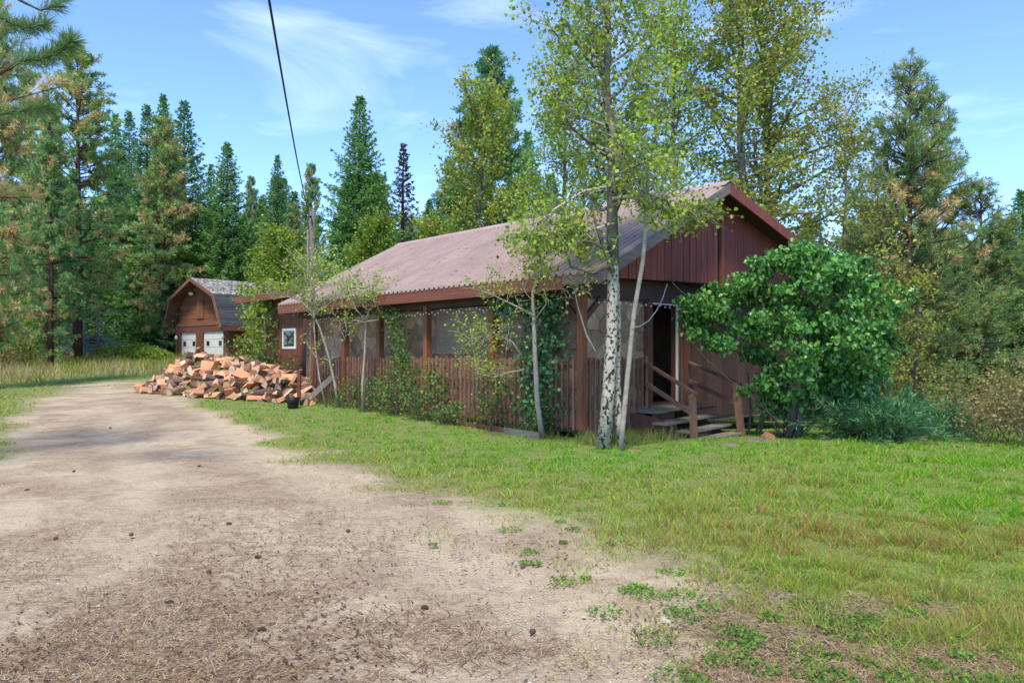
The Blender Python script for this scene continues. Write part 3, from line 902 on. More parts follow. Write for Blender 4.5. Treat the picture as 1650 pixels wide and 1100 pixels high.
def broadleaf(seed, trunk, r0, r1, n1, L1, t0=.3, el=(.2, .9), n2=7, L2=.7, nleaf=14, size=.07, spread=.16, lift=.06, t_pow=1.0, bias=None):
    """trunk polyline -> (wood MB, leaf centres)"""
    r = RNG(seed); mb = MB(); cen = []
    trunk = [np.array(p, float) for p in trunk]
    rad = r1 + (r0 - r1) * np.linspace(1, 0, len(trunk)) ** 1.15; mb.tube(trunk, list(rad), 8)
    az = r.uniform(0, 6.28)
    for i in range(n1):
        t = t0 + (1 - t0) * ((i + r.random()) / n1) ** t_pow
        p, _ = at_line(trunk, min(t, .995)); az += 2.4 + r.normal(0, .4)
        e = el[0] + (el[1] - el[0]) * (t - t0) / (1 - t0) + r.normal(0, .12)
        L = L1(t) * r.uniform(.65, 1.2)
        d = np.array([math.cos(az) * math.cos(e), math.sin(az) * math.cos(e), math.sin(e)])
        if bias is not None: d = unit(d + np.array(bias))
        br = polyline(p, d, L, 5, r, .13, lift)
        rb = max(.008, min(r0 * .38, .022 * L)) if L > .5 else .006
        mb.tube(br, list(np.linspace(rb, .004, 6)), 5, cap=False)
        for j in range(n2):
            q, dd = at_line(br, .25 + .75 * (j + r.random()) / n2)
            d2 = unit(dd * .7 + r.normal(0, .75, 3))
            tw = polyline(q, d2, L2 * r.uniform(.5, 1.3), 3, r, .2, .02)
            mb.tube(tw, [.006, .005, .004, .002], 3, cap=False)
            k = r.integers(int(nleaf * .6), int(nleaf * 1.4) + 1)
            for _ in range(k):
                c, _d = at_line(tw, r.random() ** .8)
                cen.append(c + r.normal(0, spread, 3))
        for _ in range(nleaf // 2):
            c, _d = at_line(br, .4 + .6 * r.random()); cen.append(c + r.normal(0, spread, 3))
    return mb, np.array(cen)

def leaf_cols(r, cen, colors, weights, clump=1.2, amt=.35, jit=.18):
    """tint with clumps of older/younger leaves"""
    c = pal(r, len(cen), colors, weights, jit)
    k = fbm(cen[:, 0] * clump + 11, cen[:, 2] * clump + cen[:, 1] * clump * .7, 2)
    return c * (1 + (k[:, None] - .5) * amt * 2)

def tree(name, label, cat, loc, rz, wood, woodmat, leafme, group=None, crown="crown", trunk="trunk"):
    t = thing(name, label, cat, loc, rz, group)
    if wood is not None: part(trunk, wood, woodmat, t)
    if leafme is not None: obj(crown, leafme, t)
    return t

# ---- conifers (unit models, metres)
def sprays(r, base, d, ln, up, wid, k, cols, name):
    """expand each spray into k narrow pointed blades"""
    n = len(base)
    B = np.repeat(base, k, 0); D = np.repeat(d, k, 0); Ln = np.repeat(ln, k)[:, None]; U = np.repeat(up, k, 0)
    off = r.random((n * k, 1))
    B = B + D * Ln * off * .55 + r.normal(0, .02, (n * k, 3))
    D = unit(D + r.normal(0, .38, (n * k, 3)))
    Ln = Ln * r.uniform(.35, .75, (n * k, 1))
    Wd = unit(np.cross(D, unit(U + r.normal(0, .5, U.shape)))) * wid * r.uniform(.7, 1.3, (n * k, 1))
    V = np.stack([B, B + D * Ln * .45 + Wd, B + D * Ln, B + D * Ln * .45 - Wd], 1)
    C_ = np.repeat(cols, k, 0) * r.uniform(.75, 1.25, (n * k, 1))
    return np_mesh(name, V, 4, m_needle, C_)

def fir_model(seed, h, rad, colors, weights=None, step=.27, zb=.05, k=6, sparse=1.0, wid=.042, top_bare=0):
    r = RNG(seed); B = []; D = []; Ln = []; Up = []; Cc = []
    mb = MB().tube([(0, 0, -.6), (0, 0, h * .3), (0.03, 0.02, h * .7), (0, 0, h * .99)], [h * .014, h * .0105, h * .005, .012], 8)
    z = h * zb
    while z < h * .985:
        t = (z - h * zb) / (h * (1 - zb))
        L0 = rad * (1 - t) ** .95 * (.70 + .45 * r.random()) + .06
        nb = max(3, int(r.integers(7, 11) * sparse))
        a0 = r.uniform(0, 6.28)
        for j in range(nb):
            a = a0 + 6.283 * j / nb + r.normal(0, .25); L = L0 * r.uniform(.5, 1.2)
            e = -.22 + .75 * t + r.normal(0, .08)
            zz = z + r.uniform(-.12, .12)
            br = [np.array([0, 0, zz])]
            n = max(2, int(L / .24))
            hd = np.array([math.cos(a), math.sin(a), 0])
            for q in range(1, n + 1):
                s = q / n
                br.append(np.array([0, 0, zz]) + hd * L * s * math.cos(e) + np.array([0, 0, 1]) * (L * s * math.sin(e) - .10 * L * math.sin(s * 3.1) + .06 * L * s * s))
            if L > .6: mb.tube([br[0], br[len(br) // 2], br[-1]], [.018 + .008 * L, .012, .004], 3, cap=False)
            tone = r.normal(0, .12)
            for q in range(1, n + 1):
                s = q / n
                if s < .22 and L > .8: continue
                dd = unit(br[q] - br[q - 1]); sd = np.cross(dd, [0, 0, 1.0])
                l = min(.75, .26 + .45 * (1 - s) * L) * (.45 + .55 * min(1, 2.2 * (1 - t)))
                for sg in (-1, 1):
                    B.append(br[q]); D.append(unit(dd * .8 + sg * sd * .9 + np.array([0, 0, -.16]))); Ln.append(l); Up.append([0, 0, 1.0]); Cc.append(tone)
                if q == n:
                    B.append(br[q]); D.append(dd); Ln.append(.34 * (.4 + .6 * min(1, 2.2 * (1 - t)))); Up.append([0, 0, 1.0]); Cc.append(tone)
        z += step * (1 - .45 * t) * r.uniform(.8, 1.2)
    # leader
    for q in range(6):
        B.append(np.array([0, 0, h * .97 - .08 * q])); D.append(unit(np.array([r.normal(0, .5), r.normal(0, .5), .8]))); Ln.append(.3); Up.append([1.0, 0, 0]); Cc.append(0)
    cols = pal(r, len(B), colors, weights, .14) * (1 + np.array(Cc)[:, None])
    return mb, sprays(r, np.array(B), np.array(D), np.array(Ln), np.array(Up), wid, k, cols, "crown")

def pine_model(seed, h, rad, greens, browns, brown_frac=.3, step=.55, zb=.12, needles=16, nlen=.24, nwid=.010, nb=(4, 6), per=1.0, taper=.55, tufts=1.0, trunk_r=.014):
    r = RNG(seed); mb = MB()
    mb.tube([(0, 0, -.6), (.03, 0, h * .35), (-.03, .03, h * .7), (0, 0, h)], [h * trunk_r, h * trunk_r * .72, h * trunk_r * .36, .015], 8)
    T = []; A = []; Cc = []
    z = h * zb
    while z < h * .985:
        t = (z - h * zb) / (h * (1 - zb))
        L0 = rad * min(1, .45 + 2.2 * t) * (1 - t) ** taper + .25
        for j in range(int(r.integers(*nb))):
            a = r.uniform(0, 6.28); L = L0 * r.uniform(.55, 1.15)
            e = -.15 + .85 * t + r.normal(0, .12)
            br = polyline((0, 0, z + r.uniform(-.15, .15)), (math.cos(a) * math.cos(e), math.sin(a) * math.cos(e), math.sin(e)), L, 6, r, .09, .055)
            mb.tube(br, list(np.linspace(.012 + .012 * L, .006, 7)), 4, cap=False)
            brown = r.random() < brown_frac
            m = max(3, int(L * 4.2 * tufts))
            for q in range(m):
                f = .28 + .72 * (q + r.random()) / m
                p, dd = at_line(br, min(f, .999))
                l2 = r.uniform(.12, .30) + .35 * L * (1 - f) * r.random()
                d2 = unit(dd * .8 + r.normal(0, .55, 3) + np.array([0, 0, .25]))
                if q == m - 1: p, d2, l2 = br[-1], dd, .08
                e2 = p + d2 * l2
                if l2 > .2: mb.tube([p, e2], [.008, .004], 3, cap=False)
                for w in range(2 if l2 > .28 else 1):
                    inner = (f < .7) if w == 0 else True
                    T.append(e2 - d2 * l2 * .5 * w); A.append(d2)
                    Cc.append(1 if (brown and r.random() < .75) or (inner and r.random() < brown_frac * .8) else 0)
        z += step * (1 - .4 * t) * r.uniform(.75, 1.25)
    T.append(np.array([0, 0, h])); A.append(np.array([0, 0, 1.0])); Cc.append(0)
    T = np.array(T); A = np.array(A); Cc = np.array(Cc); n = len(T); k = needles
    g = pal(r, n, greens, None, .15); b = pal(r, n, browns, None, .15)
    tc_ = np.where(Cc[:, None] == 1, b, g)
    B = np.repeat(T, k, 0); Ax = np.repeat(A, k, 0)
    d = unit(Ax * r.uniform(.0, 1.1, (n * k, 1)) + unit(r.normal(0, 1, (n * k, 3))) * .85)
    B = B - Ax * r.uniform(0, nlen * .5, (n * k, 1))
    W = unit(np.cross(d, r.normal(0, 1, (n * k, 3)))) * nwid
    L = nlen * r.uniform(.7, 1.15, (n * k, 1))
    V = np.stack([B - W * .6, B + d * L * .5 + W, B + d * L, B + d * L * .5 - W], 1)
    return mb, np_mesh("crown", V, 4, m_needle, np.repeat(tc_, k, 0) * r.uniform(.75, 1.25, (n * k, 1)))

FIRG = [(.16, .33, .10), (.21, .38, .105), (.125, .27, .10)]
FIRD = [(.12, .25, .105), (.155, .30, .105)]
PING = [(0.244, 0.378, 0.116), (0.177, 0.317, 0.116), (0.317, 0.403, 0.122)]
PINB = [(.54, .41, .19), (.62, .50, .25), (.48, .32, .14)]
PIND = [(0.104, 0.244, 0.116), (0.146, 0.305, 0.122)]
models = {}
def reg(key, h, mw, bark):
    models[key] = (h, mw[0].mesh("trunk", bark), mw[1])
reg("firA", 18, fir_model(1, 18, 4.2, FIRG), m_fbark)
reg("firB", 18, fir_model(2, 18, 3.8, FIRG, step=.31), m_fbark)
reg("firC", 18, fir_model(3, 18, 3.7, FIRD, step=.34, sparse=.95, zb=.08), m_fbark)
reg("firDead", 14, fir_model(4, 14, 1.5, [(.16, .085, .06), (.06, .085, .05), (.13, .06, .045)], step=.45, sparse=.8, k=5), m_fbark)
reg("pineA", 18, pine_model(5, 18, 3.6, PING, PINB, .20, zb=.17, step=.52, nb=(4, 7), needles=18, nlen=.27, nwid=.026), m_pbark)
reg("pineB", 18, pine_model(6, 18, 3.4, PING, PINB, .30, zb=.10, step=.45, nb=(5, 8), needles=18, nlen=.27, nwid=.026), m_pbark)
reg("pineC", 18, pine_model(7, 18, 3.0, PING + PIND, PINB, .12, zb=.06, step=.42, nb=(5, 8), needles=18, nlen=.27, nwid=.026), m_pbark)
reg("pineD", 16, pine_model(8, 16, 4.4, PIND, PINB, .04, zb=.08, step=.42, nb=(5, 8), needles=18, nlen=.28, taper=.75, nwid=.026), m_pbark)
reg("pineE", 10, pine_model(9, 10, 2.9, [(.20, .29, .09), (.25, .32, .095), (.15, .25, .095)], PINB, .06, zb=.04, step=.30, nb=(4, 7), taper=.75, needles=20, nlen=.18, nwid=.011, tufts=1.5), m_pbark)

def plant(key, px, D, top, label, cat="tree", name=None, group=None, w=1.0, rz=None):
    h, tm, cm = models[key]
    x, y = xy(px, D); z0 = float(gz(x, y))
    H = EYE + (HORIZON - top) / F_PX * D - z0
    s = H / h
    t = thing(name or {"f": "fir_tree", "p": "pine_tree"}[key[0]], label, cat, (x, y, z0), px * .7 if rz is None else rz, group)
    w = w * (1.25 if key[0] == 'f' else 1.15)
    t.scale = (s * w, s * w, s)
    obj("trunk", tm, t); obj("crown", cm, t)
    return t
# trees one can tell apart
plant("pineA", 125, 44, 80, "tall open ponderosa pine with tan inner needles left of the garage", w=1.0)
plant("pineB", 264, 52, 190, "browning pine standing between dark firs behind the garage's left eave", w=.85)
plant("pineC", 82, 39, 178, "shorter green pine just left of the tall tan-needled pine", w=.72)
plant("pineB", -22, 25, -70, "big tan-green pine at the picture's left edge, behind the nearest branches", w=.62, rz=2.2)
plant("pineA", 48, 50, 120, "slim pine behind the shorter green pine at the left", w=.7, rz=4.)
plant("firB", 186, 62, 182, "narrow fir leftmost of the dark fir row left of the garage", w=.8)
plant("firC", 208, 66, 176, "thin dark fir second in the row left of the garage", w=.8)
plant("firC", 237, 60, 166, "dark fir with flat tiers beside the browning pine", w=.9, rz=1.)
plant("firB", 263, 64, 152, "tallest fir of the row, right behind the browning pine", w=.8, rz=2.)
plant("firC", 297, 62, 160, "dark layered fir standing right of the browning pine", w=1.0, rz=3.)
plant("firA", 366, 54, 228, "bright green fir rising behind the garage roof", w=1.0)
plant("firC", 340, 66, 262, "slim dark fir half hidden behind the bright green fir", w=.8)
plant("pineC", 405, 62, 288, "thin small-topped pine right of the bright green fir", w=.55)
plant("firC", 447, 58, 247, "narrow dark spire fir above the yellow-green maple", w=.75)
plant("pineC", 472, 50, 330, "low bushy pine beside the utility pole", w=.8)
plant("pineC", 502, 54, 268, "sparse pine top just right of the overhead cable", w=.6, rz=1.)
plant("firB", 540, 60, 350, "short fir between the pole and the big fir", w=1.1)
plant("firA", 580, 46, 152, "large broad fir behind the far end of the metal roof", w=.92, rz=2.)
plant("firDead", 650, 50, 230, "thin dying fir with rusty red lower needles above the roof", w=1.1)
plant("firB", 616, 62, 296, "small fir between the broad fir and the rusty one", w=1.)
plant("firB", 690, 60, 335, "low fir right of the rusty dying fir", w=1.2, rz=1.)
plant("pineD", 726, 52, 255, "dark pine left of the yellowing maple", w=.7)
plant("pineD", 792, 42, 78, "huge dark green pine behind the yellowing maple", w=.85, rz=1.)
plant("firB", 850, 50, 210, "green fir partly hidden behind the front aspen", w=1.)
plant("pineE", 1466, 21, 108, "open long-limbed pine right of the house with bare spire top", w=.82)
plant("pineE", 1506, 25, 162, "second pine close behind the long-limbed one", w=.75, rz=2.)
plant("pineE", 1580, 24, 300, "low spreading pine at the right behind the tan shrubs", w=1.1, rz=4.)
plant("firB", 1648, 36, 305, "dark fir at the picture's right edge", w=1.5)
plant("pineC", 1560, 44, 400, "distant pine between the right-hand pines", w=1.1, rz=3.)
plant("pineC", 1400, 34, 330, "pine behind the sparse aspen right of the house", w=1.1, rz=5.)
rb = RNG(77)
for k in range(80):
    px = rb.uniform(-200, 1850); D = rb.uniform(62, 100)
    key = rb.choice(["firA", "firB", "firC", "pineC"])
    top = rb.uniform(270, 410) if px < 1000 else rb.uniform(340, 450)
    reg_ = "behind the left-hand pines" if px < 250 else "behind the garage" if px < 430 else "beyond the metal roof" if px < 1000 else "beyond the gable end" if px < 1350 else "behind the right-hand pines"
    plant(str(key), px, D, top, f"distant {'dark fir' if key == 'firC' else 'pine' if key[0] == 'p' else 'green fir'} in the wood {reg_}", group="distant conifers of the wood behind", w=1.25, rz=float(rb.uniform(0, 6)))
for k, px in enumerate((-60, -20, 10, 40, 70, 100, 150, 175, 195, 215, 245, 275, 315, 335, 355, 390, 420, 1315, 1345, 1370, 1410, 1440, 1490, 1520, 1560, 1590, 1620, 1645, 1670, 1700)):
    plant(["firA", "firB", "pineC"][k % 3], px, 54 + 7 * ((k * 5) % 3) if px < 800 else 30 + 5 * ((k * 5) % 3), (330 if px < 800 else 400) + 22 * ((k * 7) % 4),
          f"{['broad fir', 'slim fir', 'pine'][k % 3]}{', taller' if (k * 7) % 4 < 2 else ', lower'}, filling the tree row {'at the left border' if px < 60 else 'behind the tall tan-needled pine' if px < 200 else 'behind the browning pine' if px < 300 else 'behind the garage' if px < 800 else 'right of the gable end' if px < 1450 else 'behind the right-hand pines'}", group="mid-distance conifers between larger trees", w=1.3, rz=k * 1.3)

# nearest pine, whose trunk stands beyond the left edge
mbn, crn = pine_model(15, 9.5, 4.0, [(.19, .28, .09), (.25, .32, .10), (.14, .23, .09)], PINB, .25, step=.55, zb=.3, needles=60, nlen=.20, nwid=.0034, nb=(2, 4), tufts=1.1, taper=.6, trunk_r=.016)
x, y = xy(-350, 9.4)
npine = tree("pine_tree", "near long-needled pine whose branches reach in from the left edge", "tree", (x, y, 0), .4, mbn, m_pbark, crn)

def hero_branch(pix, D, r_, seed, n, t0, fan):
    """one bough of the near pine, needles set along it"""
    r = RNG(seed); b0 = np.array(npine.location); c, s_ = math.cos(-.4), math.sin(-.4)
    pts = []
    for px, py in pix:
        p = np.array([(px - 825) / F_PX * D, D, EYE + (HORIZON - py) / F_PX * D]) - b0
        pts.append(np.array([p[0] * c - p[1] * s_, p[0] * s_ + p[1] * c, p[2]]))
    bo = part("bough", MB().tube(pts, list(np.linspace(r_, .006, len(pts))), 6), m_pbark, npine)
    B = []; Dd = []
    for k in range(n):
        p, d = at_line(pts, t0 + (.999 - t0) * r.random() ** .8)
        B.append(p); Dd.append(unit(d * r.uniform(.3, 1.2) + unit(r.normal(0, 1, 3)) * fan))
    B = np.array(B); Dd = np.array(Dd); W = unit(np.cross(Dd, r.normal(0, 1, (n, 3)))) * .0034; L = .21 * r.uniform(.7, 1.15, (n, 1))
    V = np.stack([B - W * .7, B + Dd * L * .5 + W, B + Dd * L, B + Dd * L * .5 - W], 1)
    obj("needles", np_mesh("needles", V, 4, m_needle, pal(r, n, [(.15, .26, .09), (.20, .31, .10), (.11, .20, .08)], None, .2)), bo)
hero_branch([(-140, 135), (-60, 122), (0, 118), (35, 98), (70, 95), (100, 80), (116, 66)], 8.6, .035, 16, 1500, .42, .9)
hero_branch([(-80, -30), (-10, -22), (40, 5), (65, 17), (90, 10), (104, -8)], 8.8, .022, 17, 420, .55, .7)
hero_branch([(-120, 60), (-60, 40), (-5, 25), (25, 42), (50, 45), (75, 38)], 9.2, .022, 18, 900, .35, .9)
hero_branch([(-120, 230), (-60, 205), (0, 185), (40, 178), (80, 172)], 9.0, .022, 19, 900, .4, .9)

# ---- front aspen (trunk traced through its bends, at its own distance)
def pxl(D, pts, dy=None):
    """pixel polyline at distance D -> world points"""
    return [np.array([(p[0] - 825) / F_PX * D, D + (dy[i] if dy else 0), EYE + (HORIZON - p[1]) / F_PX * D]) for i, p in enumerate(pts)]
ASP = [(.26, .38, .045), (.21, .33, .045), (.37, .44, .05), (.14, .24, .045), (.50, .42, .05)]
def world_tree(name, label, cat, trunk, woodmat, leafmat, colors, weights, size, seed, group=None, extra=None, fold=False, base=None, clump=1.2, droop=.5, **kw):
    """tree whose trunk is given in world coordinates; origin at its foot"""
    b = np.array(trunk[0]) if base is None else np.array(base)
    tr = [np.array(p) - b for p in trunk]
    mb, cen = broadleaf(seed, tr, **kw)
    r = RNG(seed + 500)
    if extra is not None:
        for e in extra:
            mb2, c2 = broadleaf(e["seed"], [np.array(p) - b for p in e["trunk"]], **e["kw"])
            o = len(mb.v); mb.v += mb2.v; mb.f += [tuple(i + o for i in f) for f in mb2.f]; mb.m += mb2.m; mb.sm += mb2.sm
            if len(c2): cen = np.concatenate([cen, c2])
    lm = leaves_mesh("crown", r, cen, size, leaf_cols(r, cen, colors, weights, clump), leafmat, droop=droop, fold=fold)
    return tree(name, label, cat, tuple(b), 0, mb, woodmat, lm, group)
DA = 12.4
tr = pxl(DA, [(972, 727), (980, 640), (986, 540), (988, 440), (986, 350), (988, 270), (984, 205), (976, 140), (980, 60), (976, -30), (978, -120)])
t_as = world_tree("aspen_tree", "tall front aspen with black-flecked white trunk before the porch corner", "tree", tr, m_aspenb, m_leaf, ASP, [4, 3, 2, 3, .5], .072, 31,
           r0=.122, r1=.026, n1=48, L1=lambda t: 2.0 * (1 - .35 * t), t0=.42, el=(.05, .75), n2=18, L2=.62, nleaf=12, spread=.065, lift=.05, extra=[dict(seed=901 + i, trunk=pxl(DA - .25, p_), kw=dict(r0=.03, r1=.006, n1=16, L1=lambda t: .55, t0=.35, el=(-.6, .2), n2=7, L2=.4, nleaf=9, spread=.06, lift=-.03)) for i, p_ in enumerate(([(984, 300), (940, 308), (892, 338), (862, 378), (866, 425)], [(986, 320), (1040, 312), (1090, 325), (1122, 350)], [(985, 360), (950, 372), (915, 380), (880, 372)]))])
# darker upper bole, second stem fused to it
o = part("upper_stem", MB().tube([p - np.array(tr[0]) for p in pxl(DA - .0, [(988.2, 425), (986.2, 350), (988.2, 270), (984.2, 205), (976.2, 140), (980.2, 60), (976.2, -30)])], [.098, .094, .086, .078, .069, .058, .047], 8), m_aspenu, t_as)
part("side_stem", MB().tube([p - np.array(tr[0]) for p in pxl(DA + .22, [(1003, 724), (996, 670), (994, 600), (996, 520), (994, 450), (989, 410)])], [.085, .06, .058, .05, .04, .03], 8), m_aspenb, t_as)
def limb(pts, D, r):
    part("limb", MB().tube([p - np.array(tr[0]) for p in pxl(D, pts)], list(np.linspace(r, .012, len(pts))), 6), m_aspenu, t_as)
limb([(986, 255), (1012, 245), (1045, 238)], DA - .1, .07)
limb([(982, 255), (955, 235), (920, 205), (905, 170)], DA, .04)
limb([(990, 425), (955, 440), (920, 430), (910, 400), (918, 380)], DA - .2, .03)
limb([(988, 440), (972, 395), (960, 360), (953, 325)], DA - .1, .05)
limb([(976, 404), (960, 392), (930, 385), (895, 360), (870, 340)], DA - .3, .025)
limb([(985, 360), (1010, 300), (1020, 200), (1026, 120)], DA + .2, .035)
limb([(976, 130), (935, 80), (910, 30)], DA, .04)
# pale leaning pole-thin aspen beside it
tr2 = pxl(12.15, [(1000, 728), (1003, 690), (1012, 600), (1022, 500), (1036, 420), (1042, 345), (1041, 325)])
world_tree("aspen_sapling", "thin smooth pale aspen leaning right beside the big aspen's foot", "tree", tr2, m_twig, m_leaf, ASP, [4, 3, 3, 1, .5], .058, 33,
           r0=.048, r1=.03, n1=16, L1=lambda t: 1.05, t0=.88, el=(.5, 1.0), n2=5, L2=.5, nleaf=9, spread=.11)
# ---- broadleaf trees behind the house
def fork(px, D, top, seed, wob=.25):
    r = RNG(seed); x, y = xy(px, D); z0 = float(gz(x, y)); H = EYE + (HORIZON - top) / F_PX * D - z0
    pts = []; ox = oy = 0
    for k in range(8):
        pts.append(np.array([x + ox, y + oy, z0 - .1 + (H + .1) * k / 7])); ox += r.normal(0, wob * H / 40); oy += r.normal(0, wob * H / 40)
    return pts, H
CW = [(.27, .34, .05), (.21, .31, .05), (.40, .34, .05), (.29, .20, .06), (.17, .27, .045)]
def bl(name, label, px, D, top, rad, seed, colors, weights, size, r0=.16, n1=34, t0=.25, n2=9, L2=.9, nleaf=12, spread=.22, el=(.05, .9), taper=.5, group=None, bark=m_aspenu, fat=.55, **kw):
    trk, H = fork(px, D, top, seed)
    return world_tree(name, label, "tree", trk, bark, m_leaf, colors, weights, size * 1.12, seed, group=group, r0=r0, r1=.03, n1=int(n1 * 1.25),
                      L1=lambda t: rad * (fat + 1.6 * t) ** .5 * max(.12, 1 - t) ** taper, t0=t0, el=el, n2=int(n2 * 1.5), L2=L2, nleaf=int(nleaf * 1.25), spread=spread * .62, **kw)
bl("cottonwood_tree", "tall cottonwood behind the gable peak with brown-tinged leaves", 1203, 23.5, -130, 3.3, 51, CW, [3, 3, 1.4, 1.2, 2], .10, r0=.22, t0=.30, n1=52, nleaf=16)
bl("cottonwood_tree", "second cottonwood just right of the gable peak, spreading to the right", 1240, 25.5, -90, 3.7, 52, CW, [2, 3, 1.6, 1.8, 1.5], .105, r0=.20, t0=.22, n1=52, nleaf=15, bias=(.35, 0, .1))
bl("aspen_tree", "sparse thin aspen between the gable and the long-limbed pine", 1356, 24, 170, 2.2, 53, CW, [3, 3, 1.5, 2, 1], .085, r0=.10, t0=.3, n1=34, nleaf=11, bark=m_twig)
bl("maple_tree", "rounded yellowing maple behind the middle of the metal roof", 772, 32, 186, 3.0, 54, [(.27, .33, .045), (.20, .29, .045), (.42, .37, .045), (.14, .22, .04)], [3, 3, 1.6, 2], .12, r0=.15, t0=.22, n1=46, nleaf=13, L2=.8, taper=.35)
bl("broadleaf_tree", "dense green tree behind the front aspen's crown", 905, 27, 120, 2.6, 55, ASP, [3, 3, 2, 4, .3], .10, t0=.25, n1=40, nleaf=12)
bl("broadleaf_tree", "green tree left of the gable peak, behind the aspen's limbs", 1085, 24, 30, 2.7, 56, ASP, [4, 4, 2, 3, .2], .095, t0=.28, n1=44, nleaf=12)
bl("broadleaf_tree", "low green tree peeking over the middle of the roof ridge", 990, 27, 215, 2.4, 57, ASP, [3, 3, 2, 3, .3], .10, t0=.3, n1=34, nleaf=12)
VIV = [(.22, .32, .035), (.17, .27, .035), (.28, .34, .04), (.12, .22, .035)]
bl("maple_tree", "vivid yellow-green maple behind the far house end, beside the pole", 452, 38, 398, 2.3, 58, VIV, [3, 3, 2, 1], .12, r0=.09, t0=.12, n1=44, nleaf=13, el=(.2, .9))
bl("maple_tree", "vivid green maple above the roof's far corner, right of the pole", 600, 36, 372, 1.8, 59, VIV, [2, 4, 1, 3], .12, r0=.09, t0=.12, n1=40, nleaf=13, el=(.2, .9))
bl("maple_tree", "small pale green maple below the rusty fir at the ridge", 700, 36, 375, 2.0, 60, VIV, [2, 4, 1, 3], .12, r0=.09, t0=.12, n1=40, nleaf=12, el=(.2, .9))
bl("maple_sapling", "slim yellow-green maple sapling between garage wall and house", 428, 24.2, 482, 1.0, 61, VIV, [4, 3, 3, .5], .10, r0=.03, t0=.42, n1=12, nleaf=5, L2=.45, spread=.14, el=(.0, .6), bark=m_twig)
bl("broadleaf_sapling", "yellow-leaved sapling in front of the long-limbed pine", 1428, 17, 330, 1.0, 62, [(.30, .33, .06), (.24, .29, .05), (.36, .33, .06)], [3, 3, 1], .07, r0=.035, t0=.35, n1=16, nleaf=4, L2=.5, spread=.15, bark=m_shrubw)
bl("broadleaf_sapling", "lower yellow-green sapling right of the big bush", 1478, 16.5, 455, .8, 63, [(.30, .32, .05), (.22, .27, .05), (.4, .35, .05)], [3, 3, 1], .065, r0=.03, t0=.25, n1=12, nleaf=5, L2=.45, spread=.15, bark=m_shrubw)

# ---- shrubs: leaves spread through lumps, on stems
def shrub(name, label, loc, lumps, nl, size, colors, weights, seed, stems=6, group=None, mat=None, fold=False, bark=None, shell=.55, droop=.5, stem_r=.02, clump=2.0):
    r = RNG(seed); b = np.array(loc, float)
    vol = np.array([l[3] * l[4] * l[5] for l in lumps]) ** .7
    ids = r.choice(len(lumps), nl, p=vol / vol.sum())
    Lm = np.array(lumps)[ids]
    d = unit(r.normal(0, 1, (nl, 3))); rad = shell + (1.06 - shell) * r.random((nl, 1)) ** .8
    rad = rad * (1 + .34 * (fbm(d[:, 0] * 3 + ids * 3.3, d[:, 2] * 3 + d[:, 1] * 2.1, 2)[:, None] - .5) * 2)
    cen = Lm[:, :3] + d * Lm[:, 3:6] * rad
    ok = cen[:, 2] > .03
    cen = cen[ok]; d = d[ok]
    mb = MB()
    for k in range(stems):
        l = lumps[int(r.integers(len(lumps)))]
        a = np.array([r.normal(0, .12), r.normal(0, .12), -.1])
        e = np.array(l[:3]) + r.normal(0, .25, 3) * np.array(l[3:6])
        pts = polyline(a, e - a, np.linalg.norm(e - a), 5, r, .08)
        mb.tube(pts, list(np.linspace(stem_r, stem_r * .3, 6)), 6)
        for q in range(4):
            p, dd = at_line(pts, r.uniform(.5, 1)); tw = polyline(p, dd + r.normal(0, .7, 3), .45 * l[3], 3, r, .15)
            mb.tube(tw, [.008, .006, .004, .002], 3, cap=False)
    cols = leaf_cols(r, cen, colors, weights, clump, .3)
    lm = leaves_mesh("foliage", r, cen, size, cols, mat or m_leaf, droop=droop, outward=d * 1.2, fold=fold, up=.5)
    return tree(name, label, "shrub", tuple(b), 0, mb, bark or m_shrubw, lm, group, crown="foliage", trunk="stems")
def gl(px, D):
    x, y = xy(px, D); return (x, y, float(gz(x, y)))
# the big bush at the gable end
BUSHC = [(.10, .26, .050), (.075, .21, .048), (.16, .34, .05), (.05, .15, .042)]
DB = 14.3
bx_ = lambda px, py, rw, rh, rd, dy=0: ((px - 1272) / F_PX * DB, dy, EYE + (HORIZON - py) / F_PX * DB, rw * DB / F_PX, rd, rh * DB / F_PX)
lumps = [bx_(1190, 500, 70, 58, .7, .1), bx_(1260, 455, 80, 58, .9), bx_(1330, 465, 80, 62, .9, -.1), bx_(1395, 500, 60, 60, .8), bx_(1280, 530, 90, 55, 1.0, -.3),
         bx_(1355, 545, 75, 45, .9, -.3), bx_(1150, 525, 38, 36, .5, .1), bx_(1300, 415, 55, 28, .6), bx_(1250, 585, 45, 30, .5, .3), bx_(1425, 545, 30, 38, .5), bx_(1350, 600, 45, 35, .5, .1), bx_(1262, 645, 30, 30, .35, .35), bx_(1325, 635, 50, 45, .5, .1), bx_(1240, 630, 38, 35, .4, .4), bx_(1290, 600, 60, 40, .6, -.1), bx_(1385, 610, 50, 40, .5, .2), bx_(1225, 445, 40, 28, .5), bx_(1365, 432, 42, 25, .5), bx_(1140, 500, 32, 30, .4, .1)]
rb2 = RNG(70)
clus = []
for l in lumps:
    for k in range(max(4, int(26 * (l[3] * l[5]) ** .8 / .8))):
        d_ = rb2.normal(0, 1, 3); d_ /= np.linalg.norm(d_); q = rb2.uniform(.45, 1.08)
        sz = rb2.uniform(.12, .30)
        clus.append((l[0] + d_[0] * l[3] * q, l[1] + d_[1] * l[4] * q, max(.25, l[2] + d_[2] * l[5] * q), sz * 1.25, sz * 1.25, sz * .75))
t = shrub("lilac_bush", "big dark green broad-leaved bush covering the gable end beside the steps", (xy(1272, DB)[0], DB, 0.0), clus, 23000, .092, BUSHC, [4, 4, 2, 2], 71,
      stems=18, mat=m_bushleaf, fold=True, shell=.1, droop=1.2, stem_r=.016, clump=1.4)
